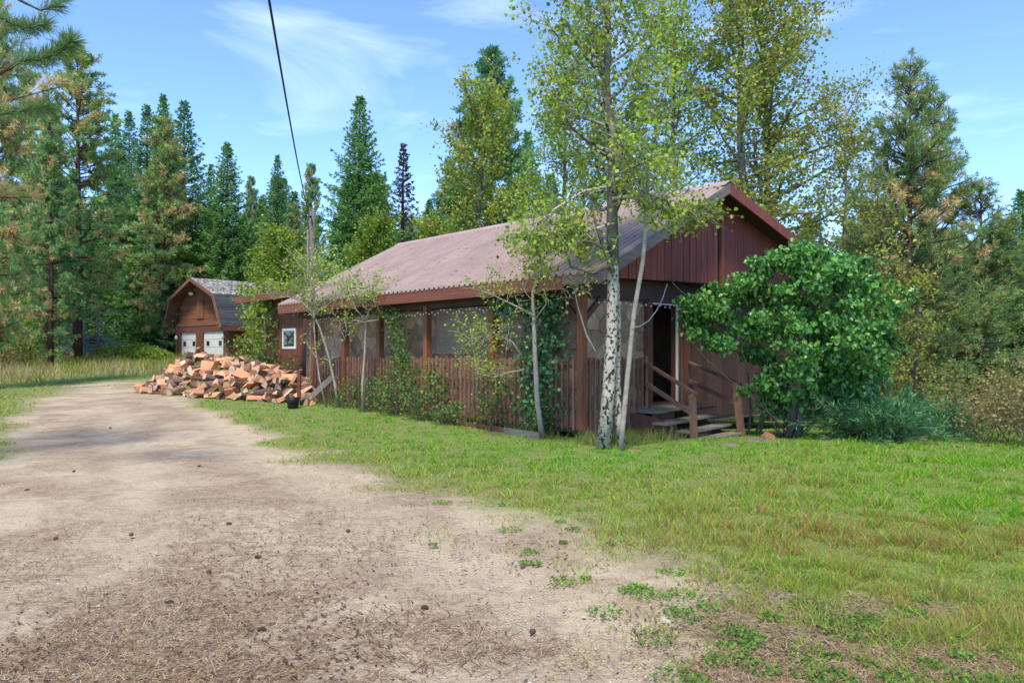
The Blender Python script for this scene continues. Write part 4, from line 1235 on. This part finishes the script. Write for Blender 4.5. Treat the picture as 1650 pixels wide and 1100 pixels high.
for pts in ([(1268, 715), (1277, 670), (1288, 600), (1320, 530)], [(1284, 715), (1289, 660), (1285, 600), (1255, 540)], [(1205, 708), (1210, 660), (1205, 600)], [(1222, 708), (1235, 660), (1250, 600)], [(1215, 708), (1228, 670), (1236, 640)]):
    big = pts[0][0] > 1250
    part("stem", MB().tube([np.array(p) - np.array([xy(1272, DB)[0], DB, 0]) for p in pxl(DB + (.0 if big else .5), pts)], list(np.linspace(.085 if big else .03, .03 if big else .012, len(pts))), 7), m_aspenu if big else m_shrubw, t)
# juniper
def juniper(label, loc, rad, h, seed, n=120):
    r = RNG(seed); B = []; D = []; Ln = []; Up = []; mb = MB()
    for k in range(n):
        a = r.uniform(0, 6.28); e = r.uniform(.05, 1.3); L = rad * r.uniform(.55, 1.1) * (1 - .35 * e)
        L = min(L, h / max(.2, math.sin(e)) * r.uniform(.8, 1.05))
        br = polyline((r.normal(0, .2), r.normal(0, .2), .05), (math.cos(a) * math.cos(e), math.sin(a) * math.cos(e), math.sin(e)), L, 7, r, .07, -.035)
        mb.tube(br, list(np.linspace(.014, .003, 8)), 4, cap=False)
        m = max(5, int(L / .075))
        for q in range(m):
            p, dd = at_line(br, .25 + .75 * (q + r.random()) / m * .999)
            B.append(p); D.append(unit(dd * 1.0 + r.normal(0, .45, 3) + np.array([0, 0, -.05]))); Ln.append(r.uniform(.14, .30)); Up.append([0, 0, 1.0])
    B = np.array(B); keep = B[:, 2] > 0.02
    cols = pal(r, len(B), [(.085, .23, .095), (.12, .28, .11), (.06, .17, .08), (.17, .31, .10)], [4, 3, 3, 1], .16)
    cm = sprays(r, B[keep], np.array(D)[keep], np.array(Ln)[keep], np.array(Up)[keep], .011, 7, cols[keep], "foliage")
    tree("juniper_bush", label, "shrub", loc, 0, mb, m_shrubw, cm, None, "foliage", "stems")
juniper("spreading blue-green juniper right of the big bush, feathery tips over the lawn", gl(1412, 13.9), 1.6, 1.75, 81, 150)
juniper("smaller grey-green juniper half under the pine at the lawn's edge", gl(1512, 14.6), 1.2, 1.0, 82, 70)
# right-hand scrub
TAN = [(.30, .26, .085), (.22, .22, .07), (.36, .28, .11), (.16, .18, .055), (.28, .19, .09)]
for k, (px, D, hh, ww, nl, lab) in enumerate([(1612, 13.2, 1.25, .75, 1500, "tan and olive shrub at the lawn's right end"), (1668, 12.6, 1.5, .8, 1500, "taller yellowing shrub cut by the picture's right edge"),
                                        (1565, 15.2, 1.5, .8, 1300, "olive scrub behind the juniper tips"), (1640, 16.5, 2.2, 1.1, 1500, "tall tan scrub below the dark fir at the right")]):
    shrub("wild_shrub", lab, gl(px, D), [(0, 0, hh * .5, ww, ww, hh * .5), (.4 * ww, 0, hh * .7, ww * .6, ww * .6, hh * .35), (-.5 * ww, .1, hh * .4, ww * .6, ww * .6, hh * .35)], nl, .05, TAN, None, 90 + k, stems=14, shell=.2, stem_r=.012)
# understorey left
DKG = [(.075, .17, .045), (.055, .13, .04), (.10, .20, .045), (.045, .10, .035)]
us = [(20, 40, 3.6, 1.9, "yellow-green shrub at the forest edge by the left border", VIV, 1.), (52, 44, 4.0, 1.8, "leafy green shrub below the shorter pine", DKG, 1.), (176, 52, 3.6, 2.0, "dark green shrub right of the half-hidden car", DKG, 1.),
      (205, 54, 4.6, 2.2, "tall dark shrub between the car and the garage", DKG, 1.), (238, 52, 4.0, 1.9, "glossy dark shrub beside the garage's left eave", DKG, 1.), (262, 56, 4.6, 2.0, "dense dark shrub tucked behind the garage corner", DKG, 1.),
      (205, 45.5, 1.25, 1.9, "low rounded yellow-green bush in the grass left of the garage", VIV, 1.), (183, 46, .9, 1.2, "low olive bush in the rough grass before the car", TAN, 1.), (243, 45, .85, 1.1, "small yellow-green bush nearest the garage corner", VIV, 1.),
      (-20, 36, 3.2, 1.8, "olive shrub at the far left border", TAN, 1.), (100, 56, 4.4, 2.2, "shadowed shrub behind the tall tan-needled pine", DKG, 1.), (140, 58, 4.2, 2.4, "shadowed shrub behind the half-hidden car", DKG, 1.)]
for k, (px, D, hh, ww, lab, cl, _) in enumerate(us):
    shrub("understorey_shrub", lab, gl(px, D), [(0, 0, hh * .5, ww, ww * .8, hh * .5), (.5 * ww, .2, hh * .42, ww * .6, ww * .6, hh * .4), (-.5 * ww, -.1, hh * .38, ww * .65, ww * .6, hh * .36)], 2600, .15 if hh > 2 else .10, cl, None, 110 + k, stems=7, shell=.45)
# plants along the porch
def hl(v, u):
    p = hw(v, u, 0); return (p.x, p.y, float(gz(p.x, p.y)))
MIX = [(.11, .22, .05), (.08, .17, .045), (.18, .27, .055), (.06, .13, .045), (.30, .29, .06)]
for k, (v_, u_, hh, ww, nl, sz, lab) in enumerate([
    (-.42, 4.15, 1.35, .62, 1700, .065, "leafy green bush against the pickets at the porch's middle"),
    (-.52, 3.25, .55, .42, 900, .055, "low rounded bush in front of the middle pickets"),
    (-.42, 5.3, 1.5, .60, 1500, .065, "tall loose bush left of the middle pickets"),
    (-.40, 6.4, 1.0, .45, 800, .06, "small bush under the pale looped sapling"),
    (-.38, 7.6, .9, .5, 700, .06, "thin bush beside the leaning white sapling's foot"),
    (-.35, 2.05, 1.25, .40, 1100, .055, "upright bush between middle pickets and the vine"),
    (-.15, .78, .75, .36, 700, .06, "low bush at the foot of the vine by the porch corner"),
    (.05, 12.0, 1.2, .5, 900, .075, "green shrub under the window at the far house end"),
    (.05, 13.6, 1.9, .55, 1100, .08, "taller shrub beside the far window")]):
    shrub("porch_shrub", lab, hl(v_, u_), [(0, 0, hh * .5, ww, ww, hh * .5), (.4 * ww, 0, hh * .65, ww * .6, ww * .6, hh * .36), (-.5 * ww, .1, hh * .35, ww * .6, ww * .6, hh * .35)], int(nl * .6), sz, MIX, [4, 3, 2, 3, .7], 140 + k, stems=9, shell=.3, stem_r=.010)
# vine climbing the porch wall
rv = RNG(160)
n = 1500
zz = rv.uniform(.25, 2.62, n); uu = 1.05 + rv.normal(0, .30, n) - .20 * (zz > 1.6) * rv.random(n)
xx = -.10 + rv.normal(0, .07, n)
VI = np.stack([xx, uu, zz], 1)
n2_ = 350
VI = np.concatenate([VI, np.stack([-.18 + rv.normal(0, .08, n2_), rv.uniform(.3, 2.3, n2_), 2.55 + rv.normal(0, .10, n2_)], 1)])
vt = thing("vine", "dark green vine climbing the porch wall left of the corner post", "vine", HP, HR)
mbv = MB()
for k in range(7):
    u0 = .75 + .1 * k; pts = [np.array([-.08, u0, .1])]
    for q in range(6): pts.append(pts[-1] + np.array([rv.normal(0, .02), rv.normal(0, .09), .41]))
    mbv.tube(pts, .010, 5)
part("stems", mbv, m_shrubw, vt)
obj("foliage", leaves_mesh("foliage", rv, VI, .085, leaf_cols(rv, VI, [(.05, .145, .055), (.04, .11, .05), (.08, .19, .05), (.2, .26, .05)], [4, 4, 2, .4], 2), m_bushleaf, droop=1.2, aspect=.48, outward=np.tile([-2.0, 0, .3], (len(VI), 1))), vt)
vt2 = thing("vine", "thin vine trailing down from the eave between the middle porch posts", "vine", HP, HR)
n = 520
zz = rv.uniform(1.3, 2.68, n); uu = 5.75 + rv.normal(0, .16, n) + .5 * (2.6 - zz) * -.35 + (zz > 2.45) * rv.uniform(-.4, .8, n)
VI2 = np.stack([-.22 + rv.normal(0, .10, n), uu, zz], 1)
part("stems", MB().tube([(-.2, 5.3, .2), (-.22, 5.4, 1.0), (-.2, 5.55, 1.8), (-.22, 5.9, 2.6)], .009, 5), m_shrubw, vt2)
obj("foliage", leaves_mesh("foliage", rv, VI2, .075, leaf_cols(rv, VI2, MIX + [(.16, .30, .05)], [3, 3, 2, 2, .5, 2], 2), m_leaf, droop=1.2), vt2)
# pale saplings before the porch
def sapling(label, D, pts, seed, r0, n1, L1, t0, nleaf=8, size=.055, cols=None, n2=4, L2=.35, el=(.2, .9), extra=None, spread=.09, bark=None):
    ex = [dict(seed=seed + 7 + i, trunk=pxl(D - .1, e[0]), kw=dict(r0=e[1], r1=.006, n1=e[2], L1=lambda t: e[3], t0=.45, n2=3, L2=L2, nleaf=nleaf, spread=spread)) for i, e in enumerate(extra or [])]
    return world_tree("aspen_sapling", label, "tree", pxl(D, pts), bark or m_twig, m_leaf, cols or (ASP + [(.30, .27, .09)]), [4, 3, 3, 2, .5] + ([1.2] if not cols else []), size, seed, extra=ex,
                      r0=r0, r1=.012, n1=n1, L1=L1, t0=t0, n2=n2, L2=L2, nleaf=nleaf, el=el, spread=spread)
sapling("pale sapling with broken limbs standing before the vine by the porch corner", 13.85, [(874, 706), (866, 650), (862, 570), (860, 510), (858, 470), (872, 430), (868, 380)], 201, .062, 10, lambda t: .65, .40,
        extra=[([(862, 510), (835, 495), (800, 478), (775, 468)], .022, 8, .3), ([(845, 595), (820, 600), (795, 608), (765, 600)], .018, 8, .3), ([(842, 575), (825, 550), (800, 540), (770, 555)], .016, 8, .32), ([(862, 515), (880, 490), (878, 455), (872, 400)], .016, 8, .35)])
sapling("thin yellowish sapling with a leafy top over the middle pickets", 15.2, [(768, 640), (770, 600), (762, 560), (758, 530)], 203, .016, 12, lambda t: .42, .2, nleaf=11)
sapling("leaning white sapling before the far picket end", 19.2, [(545, 655), (540, 620), (530, 575), (516, 530), (505, 505), (500, 470), (502, 430)], 205, .045, 26, lambda t: .95, .62, nleaf=9, size=.065,
        extra=[([(525, 655), (515, 610), (508, 560), (505, 500)], .03, 6, .5), ([(504, 505), (485, 485), (465, 478), (435, 480)], .02, 12, .6)])
sapling("upright pale sapling with looping branches before the far porch wall", 18.0, [(585, 660), (584, 620), (588, 565), (590, 520), (594, 500), (608, 485), (600, 470)], 207, .038, 12, lambda t: .7, .66, nleaf=8, size=.065,
        extra=[([(590, 520), (570, 515), (558, 530), (556, 552)], .018, 6, .35), ([(590, 518), (610, 515), (612, 500), (606, 490)], .018, 5, .4), ([(590, 516), (575, 500), (565, 480), (555, 455)], .02, 12, .6)])
sapling("slim leafless-stemmed sapling leaning at the front aspen's left side", 12.45, [(972, 588), (945, 540), (930, 490), (925, 465)], 209, .016, 5, lambda t: .28, .75, nleaf=5, cols=[(.4, .33, .12), (.3, .3, .08), (.3, .3, .08), (.4, .3, .1), (.3, .3, .1)])
# dead twiggy limbs at the forest edge
rd = RNG(230)
for k, (px, D) in enumerate(((88, 43), (136, 46), (158, 45.6))):
    mb = MB()
    for q in range(26):
        a = rd.uniform(0, 6.28); z = rd.uniform(.4, 3.6)
        br = polyline((0, 0, z), (math.cos(a), math.sin(a), -.15), rd.uniform(.9, 2.0), 6, rd, .16, -.05)
        mb.tube(br, list(np.linspace(.022, .006, 7)), 4, cap=False)
        for w in range(4):
            p, dd = at_line(br, rd.uniform(.3, 1)); mb.tube(polyline(p, dd + rd.normal(0, .6, 3), .6, 3, rd, .2, -.06), [.010, .008, .006, .004], 3, cap=False)
    t = thing("dead_tree", ["dead grey trunk with bare drooping twigs left of the tall pine", "bare grey snag with drooping twigs just right of the tall pine", "thin bare snag in front of the half-hidden car"][k], "dead tree", gl(px, D))
    part("trunk", MB().tube([(0, 0, -.2), (.03, 0, 2.5), (0, .05, 4.6)], [.11, .09, .05] if k == 0 else [.06, .05, .02], 7), m_deadwood, t)
    part("twigs", mb, m_deadwood, t)

# ------------------------------------------------------------------ small things
# utility pole and service drop
pp = gl(503, 26.0)
ptop = EYE + (HORIZON - 352) / F_PX * 26.0
pole = thing("utility_pole", "grey wooden utility pole behind the far house end", "pole", pp)
part("shaft", MB().tube([(0, 0, -.3), (0, 0, 3), (0, 0, ptop - pp[2] + .25)], [.125, .115, .10], 12), m_pole, pole)
part("insulator", MB().tube([(0, -.14, ptop - pp[2]), (0, -.20, ptop - pp[2] + .02), (0, -.26, ptop - pp[2])], [.03, .05, .03], 8), m_black, pole)
vp = RNG(320); zz = vp.uniform(.5, ptop - pp[2] - .3, 420); aa = vp.uniform(0, 6.28, 420)
VP_ = np.stack([np.cos(aa) * (.16 + .1 * vp.random(420)), np.sin(aa) * (.16 + .1 * vp.random(420)), zz], 1)
obj("climbing_leaves", leaves_mesh("climbing_leaves", vp, VP_, .085, leaf_cols(vp, VP_, ASP, [3, 3, 2, 3, .5]), m_leaf, droop=1.0), pole)
part("conduit", MB().tube([(-.12, -.12, 0), (-.12, -.12, ptop - pp[2] - .4)], .03, 8), m_rake, pole)
a = Vector((pp[0], pp[1] - .25, ptop)); b = Vector(((418 - 825) / F_PX * 5.5, 5.5, EYE + (HORIZON + 60) / F_PX * 5.5)); far_end = b + (b - a) * .45 + Vector((0, 0, .9))
pts = sag(a, far_end, .55, 40)
o = obj("overhead_cable", MB().tube([p - a for p in pts], .013, 6).mesh("overhead_cable", m_cable), None, a)
tag(o, "black overhead service cable running up from the utility pole", "cable")
# car behind the trees
ct = thing("car", "dark teal car half hidden behind grass and trunks at the forest edge", "car", gl(142, 47.5), .12)
prof = [(-2.15, .45), (-2.2, .8), (-1.2, .95), (-.55, 1.40), (.95, 1.42), (1.75, 1.0), (2.15, .92), (2.2, .45)]
part("body", MB().prism(prof, -.85, .85), m_car, ct)
part("window", MB().prism([(-.98, .98), (-.48, 1.32), (.15, 1.34), (.15, .98)], -.862, -.851), m_glass, ct)
part("window", MB().prism([(.22, .98), (.22, 1.34), (.92, 1.34), (1.5, .99)], -.862, -.851), m_glass, ct)
for x_ in (-1.35, 1.35):
    for y_ in (-.80, .80):
        w = part("wheel", MB().tube([(x_, y_ - .1, .33), (x_, y_ + .1, .33)], .33, 14), m_rubber, ct)
        part("rim", MB().tube([(x_, y_ - .112, .33), (x_, y_ - .101, .33)], .2, 10), m_white, w)
for y_ in (-.6, .6):
    part("headlight", MB().box(-2.22, -2.17, y_ - .15, y_ + .15, .66, .78), m_white, ct)
# stake with bucket and old board at the porch's far corner
sk = gl(481, 19.6)
o = obj("wooden_stake", MB().beam((0, 0, -.2), (.02, 0, .95), .08, .08, up=(1, 0, 0)).mesh("wooden_stake", m_trim), None, sk); tag(o, "upright dark stake between woodpile and porch", "stake")
o = obj("leaning_board", MB().beam((0, 0, .02), (.75, .1, .75), .05, .14).mesh("leaning_board", m_deadwood), None, gl(488, 19.9)); tag(o, "old grey board leaning against the porch's far end", "board")
bk = thing("bucket", "small black bucket on the grass beside the woodpile", "bucket", gl(472, 18.9))
part("body", MB().tube([(0, 0, 0), (0, 0, .02), (0, 0, .22), (0, 0, .30), (0, 0, .30), (0, 0, .05)], [.11, .125, .15, .165, .15, .12], 14), m_black, bk)
part("handle", MB().tube([(-.16, 0, .29), (-.1, -.12, .22), (0, -.17, .19), (.1, -.12, .22), (.16, 0, .29)], .006, 5), m_black, bk)
# edging boards, slabs, rocks
def board(label, a, b, w, h, mat, name="edging_board"):
    a = Vector(a); b = Vector(b)
    o = obj(name, MB().beam((0, 0, 0), b - a, w, h).mesh(name, mat), None, a); tag(o, label, "board")
p1, p2 = hl(-.55, .55), hl(-.55, 1.5)
board("short grey edging board on the grass before the vine", (p1[0], p1[1], p1[2] + .06), (p2[0], p2[1], p2[2] + .06), .05, .16, m_tread)
p1, p2 = hl(-.42, 1.6), hl(-.42, 3.9)
board("long dark edging board below the pickets", (p1[0], p1[1], p1[2] + .05), (p2[0], p2[1], p2[2] + .05), .06, .12, m_trim)
rr = RNG(300)
def rock(label, loc, s, mat, seed, cat="rock", name="garden_rock"):
    r = RNG(seed); b = MB(); n = 9; v_ = []
    rings = ((-.2, .95), (.15, 1.0), (.55, .85), (.85, .5))
    jit = r.uniform(.8, 1.15, n)
    for z_, q in rings:
        v_ += [(math.cos(6.283 * k / n) * q * jit[k] * r.uniform(.93, 1.07) * s[0], math.sin(6.283 * k / n) * q * jit[k] * s[1], z_ * s[2] * r.uniform(.9, 1.1)) for k in range(n)]
    v_.append((0, 0, .95 * s[2]))
    f = [(i * n + k, i * n + (k + 1) % n, (i + 1) * n + (k + 1) % n, (i + 1) * n + k) for i in range(3) for k in range(n)] + [(3 * n + k, 3 * n + (k + 1) % n, 4 * n) for k in range(n)]
    b.add(v_, f)
    o = obj(name, b.mesh(name, mat), None, loc, (0, 0, r.uniform(0, 6))); tag(o, label, cat)
rock("flat grey stone slab on the soil at the foot of the steps", gl(1218, 13.6), (.42, .22, .07), m_rock, 1)
rock("smaller flat stone in the grass right before the steps", gl(1175, 13.0), (.36, .16, .05), m_rock, 2)
rock("reddish rock beside the steps under the big bush", gl(1238, 14.0), (.20, .13, .16), m_rockred, 3)
rock("reddish flat rock at the juniper's right edge", gl(1484, 13.3), (.22, .12, .10), m_rockred, 4)
rock("pale fist-sized stone on the bare dirt at the lower right", gl(1072, 4.45), (.045, .035, .03), m_pale, 5)
# pine cones lying on the drive
cone = MB()
for k in range(7):
    z_ = k * .011; q = .022 * math.sin(.5 + k * .38) + .006
    cone.tube([(z_, 0, .022), (z_ + .004, 0, .022), (z_ + .010, 0, .022)], [q * .6, q, q * .55], 8)
cone_me = cone.mesh("pine_cone", m_cone)
for k, (px, py) in enumerate([(415, 1017), (335, 925), (280, 972), (212, 862), (318, 752), (90, 870), (48, 790), (640, 690), (840, 918), (690, 982), (860, 1018), (365, 845), (560, 858), (180, 690), (120, 760), (410, 900)]):
    D = ground_hit(px, py)
    o = obj("pine_cone", cone_me, None, gl(px, D), (0, 0, k * 1.7), (.7, .7, .6)); tag(o, "small brown pine cone lying on the bare drive", "pine cone", "pine cones scattered over the drive")

# ------------------------------------------------------------------ ground cover (uncountable)
rg = RNG(400)
def surf_z(x, y):
    m = lawn_mask(x, y)
    return gz(x, y) + .035 * (fbm(x * .55, y * .55, 4) - .5) + (1 - m) * .018 * (fbm(x * 3.5, y * 3.5, 3) - .5) + .02 * m
def inv_depth(n, y0, y1, spread=1.0):
    """points over the ground, closer together near the viewer"""
    t = rg.random(n)
    Y = 1 / (1 / y0 + (1 / y1 - 1 / y0) * t)
    X = rg.uniform(-.95, 1.35, n) * Y * spread
    return X, Y
def in_house(x, y):
    c, s = math.cos(HR), math.sin(HR); dx, dy = x - HP[0], y - HP[1]
    v_ = dx * c + dy * s; u_ = -dx * s + dy * c
    a = (v_ > -.02) & (v_ < 9.9) & (u_ > -.02) & (u_ < 15.1)
    st_ = (v_ > 1.5) & (v_ < 3.15) & (u_ > -1.5) & (u_ < 0)
    c, s = math.cos(GR), math.sin(GR); dx, dy = x - GC[0], y - GC[1]
    v2 = dx * c + dy * s; u2 = -dx * s + dy * c
    hx = 825 + x / np.maximum(y, 1) * F_PX; hy = y - np.interp(hx, [230, 500], [25.0, 20.9])
    a = a | ((hx > 245) & (hx < 500) & (hy > -1.35) & (hy < 1.0))
    return a | st_ | ((v2 > 0) & (v2 < 9) & (u2 > 0) & (u2 < 7))
def blades(name, x, y, h, w, cols, lean=.5):
    n = len(x); z = surf_z(x, y) - .005
    a = rg.uniform(0, 6.283, n); d = np.stack([np.cos(a), np.sin(a), np.zeros(n)], 1)
    la = rg.uniform(0, 6.283, n); ln = np.stack([np.cos(la), np.sin(la), np.zeros(n)], 1) * (rg.random(n) * lean)[:, None] * h[:, None]
    B = np.stack([x, y, z], 1); up = np.array([0, 0, 1.0])
    V = np.stack([B - d * w[:, None], B + d * w[:, None], B + ln + up * h[:, None] * (1 - .3 * lean * rg.random(n)[:, None])], 1)
    return np_mesh(name, V, 3, m_grass, cols)
x, y = inv_depth(1080000, 3.0, 42)
m = lawn_mask(x, y)
keep = (rg.random(len(x)) < m ** 1.6 * (.55 + .45 * ss(.34, .60, .5 * fbm(x * 1.7 + 5, y * 1.7, 3) + .5 * fbm(x * 5.3, y * 5.3 + 8, 2) + .18 * (m - .4)))) & ~in_house(x, y)
x, y, m = x[keep], y[keep], m[keep]
# local house frame for the strip that stays lush beside the porch
c, s = math.cos(HR), math.sin(HR)
vv = (x - HP[0]) * c + (y - HP[1]) * s; uu = -(x - HP[0]) * s + (y - HP[1]) * c
near_porch = ss(-5.0, -1.2, vv) * ss(-3, 0, uu + 1.5) + ss(-4.5, -1.0, uu) * ss(-1, 1, vv)
near_porch = np.clip(near_porch, 0, 1)
sunlit_right = ss(2.5, 5.5, x) * ss(5, 8, y)  # sunlit look of the right lawn, put into the blade colours
lush = np.clip(np.maximum(near_porch, sunlit_right) + .5 * (fbm(x * .8, y * .8, 3) - .5), 0, 1) * ss(.45, .95, m)  # green strip by the porch joined with the painted sun patch
red = ss(.53, .68, fbm(x * .75 + 31, y * .75 + 9, 3)) * ss(1.0, 2.4, x) * ss(10.5, 7.5, y) * ss(.4, .8, m)
dry = np.clip(.62 - .62 * lush + .5 * (fbm(x * 1.1 + 3, y * 1.1, 3) - .5), 0, 1)
n = len(x)
gcol = pal(rg, n, [(.14, .36, .026), (.19, .40, .03), (.10, .27, .028)], None, .2)
ycol = pal(rg, n, [(.34, .42, .045), (.27, .38, .04), (.40, .40, .06)], None, .14)
dcol = pal(rg, n, [(.42, .33, .165), (.36, .27, .13), (.30, .25, .10)], None, .14)
rcol = pal(rg, n, [(.36, .14, .065), (.42, .20, .08), (.30, .15, .06)], None, .14)
q = rg.random(n)
cols = np.where((q < dry * .62)[:, None], dcol, np.where((q < dry * .62 + .38 * (1 - lush) + .22 * sunlit_right)[:, None], ycol, gcol))
cols = np.where((rg.random(n) < red * .26)[:, None], rcol, cols)
clumpy = fbm(x * 4.5 + 2, y * 4.5, 3)
h = rg.uniform(.018, .055, n) * (.7 + .5 * m) * (.45 + 1.5 * ss(.35, .68, clumpy))
tuft = ss(.62, .72, fbm(x * 2.6, y * 2.6, 2)); h = h * (1 + .7 * tuft) * (1 - .35 * near_porch)
w = np.maximum(.0024, .00066 * y) * rg.uniform(.7, 1.4, n)
o = obj("lawn_grass", blades("lawn_grass", x, y, h, w, cols, 1.3)); tag(o, "patchy lawn grass, green, yellow and rust coloured, round the house", "grass", kind="stuff")
# longer unmown tufts against steps, aspen and porch foot
k = 5200
vv = rg.uniform(-.6, 2.4, k); uu = rg.uniform(-1.3, -.05, k)
side = rg.random(k) < .35
vv = np.where(side, rg.uniform(-.5, -.05, k), vv); uu = np.where(side, rg.uniform(.2, 10.5, k), uu)
c, s = math.cos(HR), math.sin(HR)
x = HP[0] + vv * c - uu * s; y = HP[1] + vv * s + uu * c
okk = (fbm(x * 3, y * 3, 2) > .42) & ~in_house(x, y)
x, y = x[okk], y[okk]; n = len(x)
tall = pal(rg, n, [(.12, .20, .035), (.16, .22, .05), (.28, .24, .11), (.34, .28, .15)], [3, 3, 2, 1], .15)
o = obj("unmown_grass", blades("unmown_grass", x, y, rg.uniform(.10, .34, n), np.full(n, .006), tall, .9)); tag(o, "long unmown grass at the foot of porch and steps", "grass", kind="stuff")
# rough meadow grass along the forest edge
k = 42000
x = rg.uniform(-46, -8, k); y = rg.uniform(27, 58, k)
ed = ss(30, 41, y + 4 * fbm(x * .3, y * .3, 2)) + ss(-16, -22, x + (y - 30) * .5) * ss(20, 26, y)
okk = (rg.random(k) < np.clip(ed, 0, 1)) & ~in_house(x, y)
x, y = x[okk], y[okk]; n = len(x)
pt = fbm(x * .35, y * .35, 3)
mc = np.where((pt > .52)[:, None], pal(rg, n, [(.40, .33, .14), (.46, .38, .2), (.32, .22, .09)], None, .14), pal(rg, n, [(.20, .27, .05), (.26, .30, .06), (.30, .27, .08)], None, .14))
o = obj("meadow_grass", blades("meadow_grass", x, y, rg.uniform(.15, .55, n) * (.6 + pt), np.full(n, .022), mc, .8)); tag(o, "tall dry and green meadow grass along the forest edge", "grass", kind="stuff")
# low broad-leaved weeds in the bare dirt
cx, cy = inv_depth(1100, 3.0, 12)
mm = lawn_mask(cx, cy); kk = (mm > .10) & (mm < .85) & (rg.random(1100) < .55) & (cx > -1)
cx, cy = cx[kk], cy[kk]
P = []; 
for a, b in zip(cx, cy):
    rad = rg.uniform(.04, .15); q = int(30 + 500 * rad)
    rr_ = rad * np.sqrt(rg.random(q)); th = rg.uniform(0, 6.283, q)
    P.append(np.stack([a + rr_ * np.cos(th), b + rr_ * np.sin(th), np.full(q, rg.uniform(.008, .02)) + .012 * rg.random(q)], 1))
P = np.concatenate(P); P[:, 2] += surf_z(P[:, 0], P[:, 1])
o = obj("weeds", leaves_mesh("weeds", rg, P, .022, leaf_cols(rg, P, [(.14, .26, .05), (.10, .20, .04), (.20, .30, .06)], None, 2), m_grass, droop=0, up=1.2)); tag(o, "low clumps of green weeds in the bare dirt", "weeds", kind="stuff")
# needle litter and grit on the drive
def litter(name, label, n, y0, y1, ln, wd, colors, clump, thr, zoff):
    x, y = inv_depth(n, y0, y1)
    f = fbm(x * clump + 17, y * clump + 5, 4); kk = (lawn_mask(x, y) < .8) & (rg.random(n) < ss(thr - .10, thr + .10, f) + .06)
    x, y = x[kk], y[kk]; k = len(x)
    a = rg.uniform(0, 6.283, k); d = np.stack([np.cos(a), np.sin(a), rg.normal(0, .10, k)], 1); p = np.stack([-d[:, 1], d[:, 0], np.zeros(k)], 1)
    L = (rg.uniform(ln * .5, ln * 1.2, k))[:, None]; B = np.stack([x, y, surf_z(x, y) + zoff + .006 * rg.random(k)], 1)
    V = np.stack([B - d * L * .5 - p * wd, B - d * L * .5 + p * wd, B + d * L * .5 + p * wd * .6, B + d * L * .5 - p * wd * .6], 1)
    o = obj(name, np_mesh(name, V, 4, m_litter, pal(rg, k, colors, None, .22))); tag(o, label, "litter", kind="stuff")
litter("pine_needle_litter", "dry pine needles strewn over the drive in brown patches", 140000, 2.8, 18, .11, .0017, [(.22, .13, .07), (.33, .23, .13), (.12, .075, .05), (.42, .32, .2)], .55, .52, .004)
litter("bark_litter", "small dark bark and cone crumbs scattered over the drive", 16000, 2.8, 26, .026, .007, [(.07, .045, .035), (.12, .07, .05), (.05, .035, .03)], .8, .5, .006)
k = 9000
x, y = inv_depth(k, 2.8, 18); kk = lawn_mask(x, y) < .6; x, y = x[kk], y[kk]; k = len(x)
s_ = rg.uniform(.003, .010, k) * (1 + (rg.random(k) < .03)); z = surf_z(x, y)
base = np.stack([x, y, z], 1); oct_ = np.array([(1, 0, .1), (0, 1, .1), (-1, 0, .1), (0, -1, .1), (0, 0, .8)], float)
R3 = oct_[None] * s_[:, None, None] * rg.uniform(.6, 1.3, (k, 5, 1)) + base[:, None]
V = np.stack([R3[:, 0], R3[:, 1], R3[:, 4], R3[:, 1], R3[:, 2], R3[:, 4], R3[:, 2], R3[:, 3], R3[:, 4], R3[:, 3], R3[:, 0], R3[:, 4]], 1)
o = obj("gravel", np_mesh("gravel", V, 3, m_litter, np.repeat(pal(rg, k, [(.42, .34, .26), (.34, .27, .20), (.25, .19, .15), (.48, .41, .33)], None, .15), 4, 0))); tag(o, "loose gravel and grit on the sandy drive", "gravel", kind="stuff")

# fallen leaves and needles caught on the metal roof
rf = RNG(500); k = 420
va = rf.uniform(VE, VR - .2, k); ua = rf.uniform(U0 + .1, U1 - .2, k) ** 1.0
sel = rf.random(k) < .25 + .75 * ss(6, -.8, ua)
va, ua = va[sel], ua[sel]; k = len(va)
P_ = np.array([tuple(hw(a_, b_, zr(a_) + .038)) for a_, b_ in zip(va, ua)])
o = obj("fallen_leaves", leaves_mesh("fallen_leaves", rf, P_, .055, pal(rf, k, [(.30, .22, .09), (.22, .14, .06), (.40, .33, .10)], None, .2), m_leaf, droop=0, up=2.0)); tag(o, "dry fallen leaves lying on the metal roof", "leaves", kind="stuff")
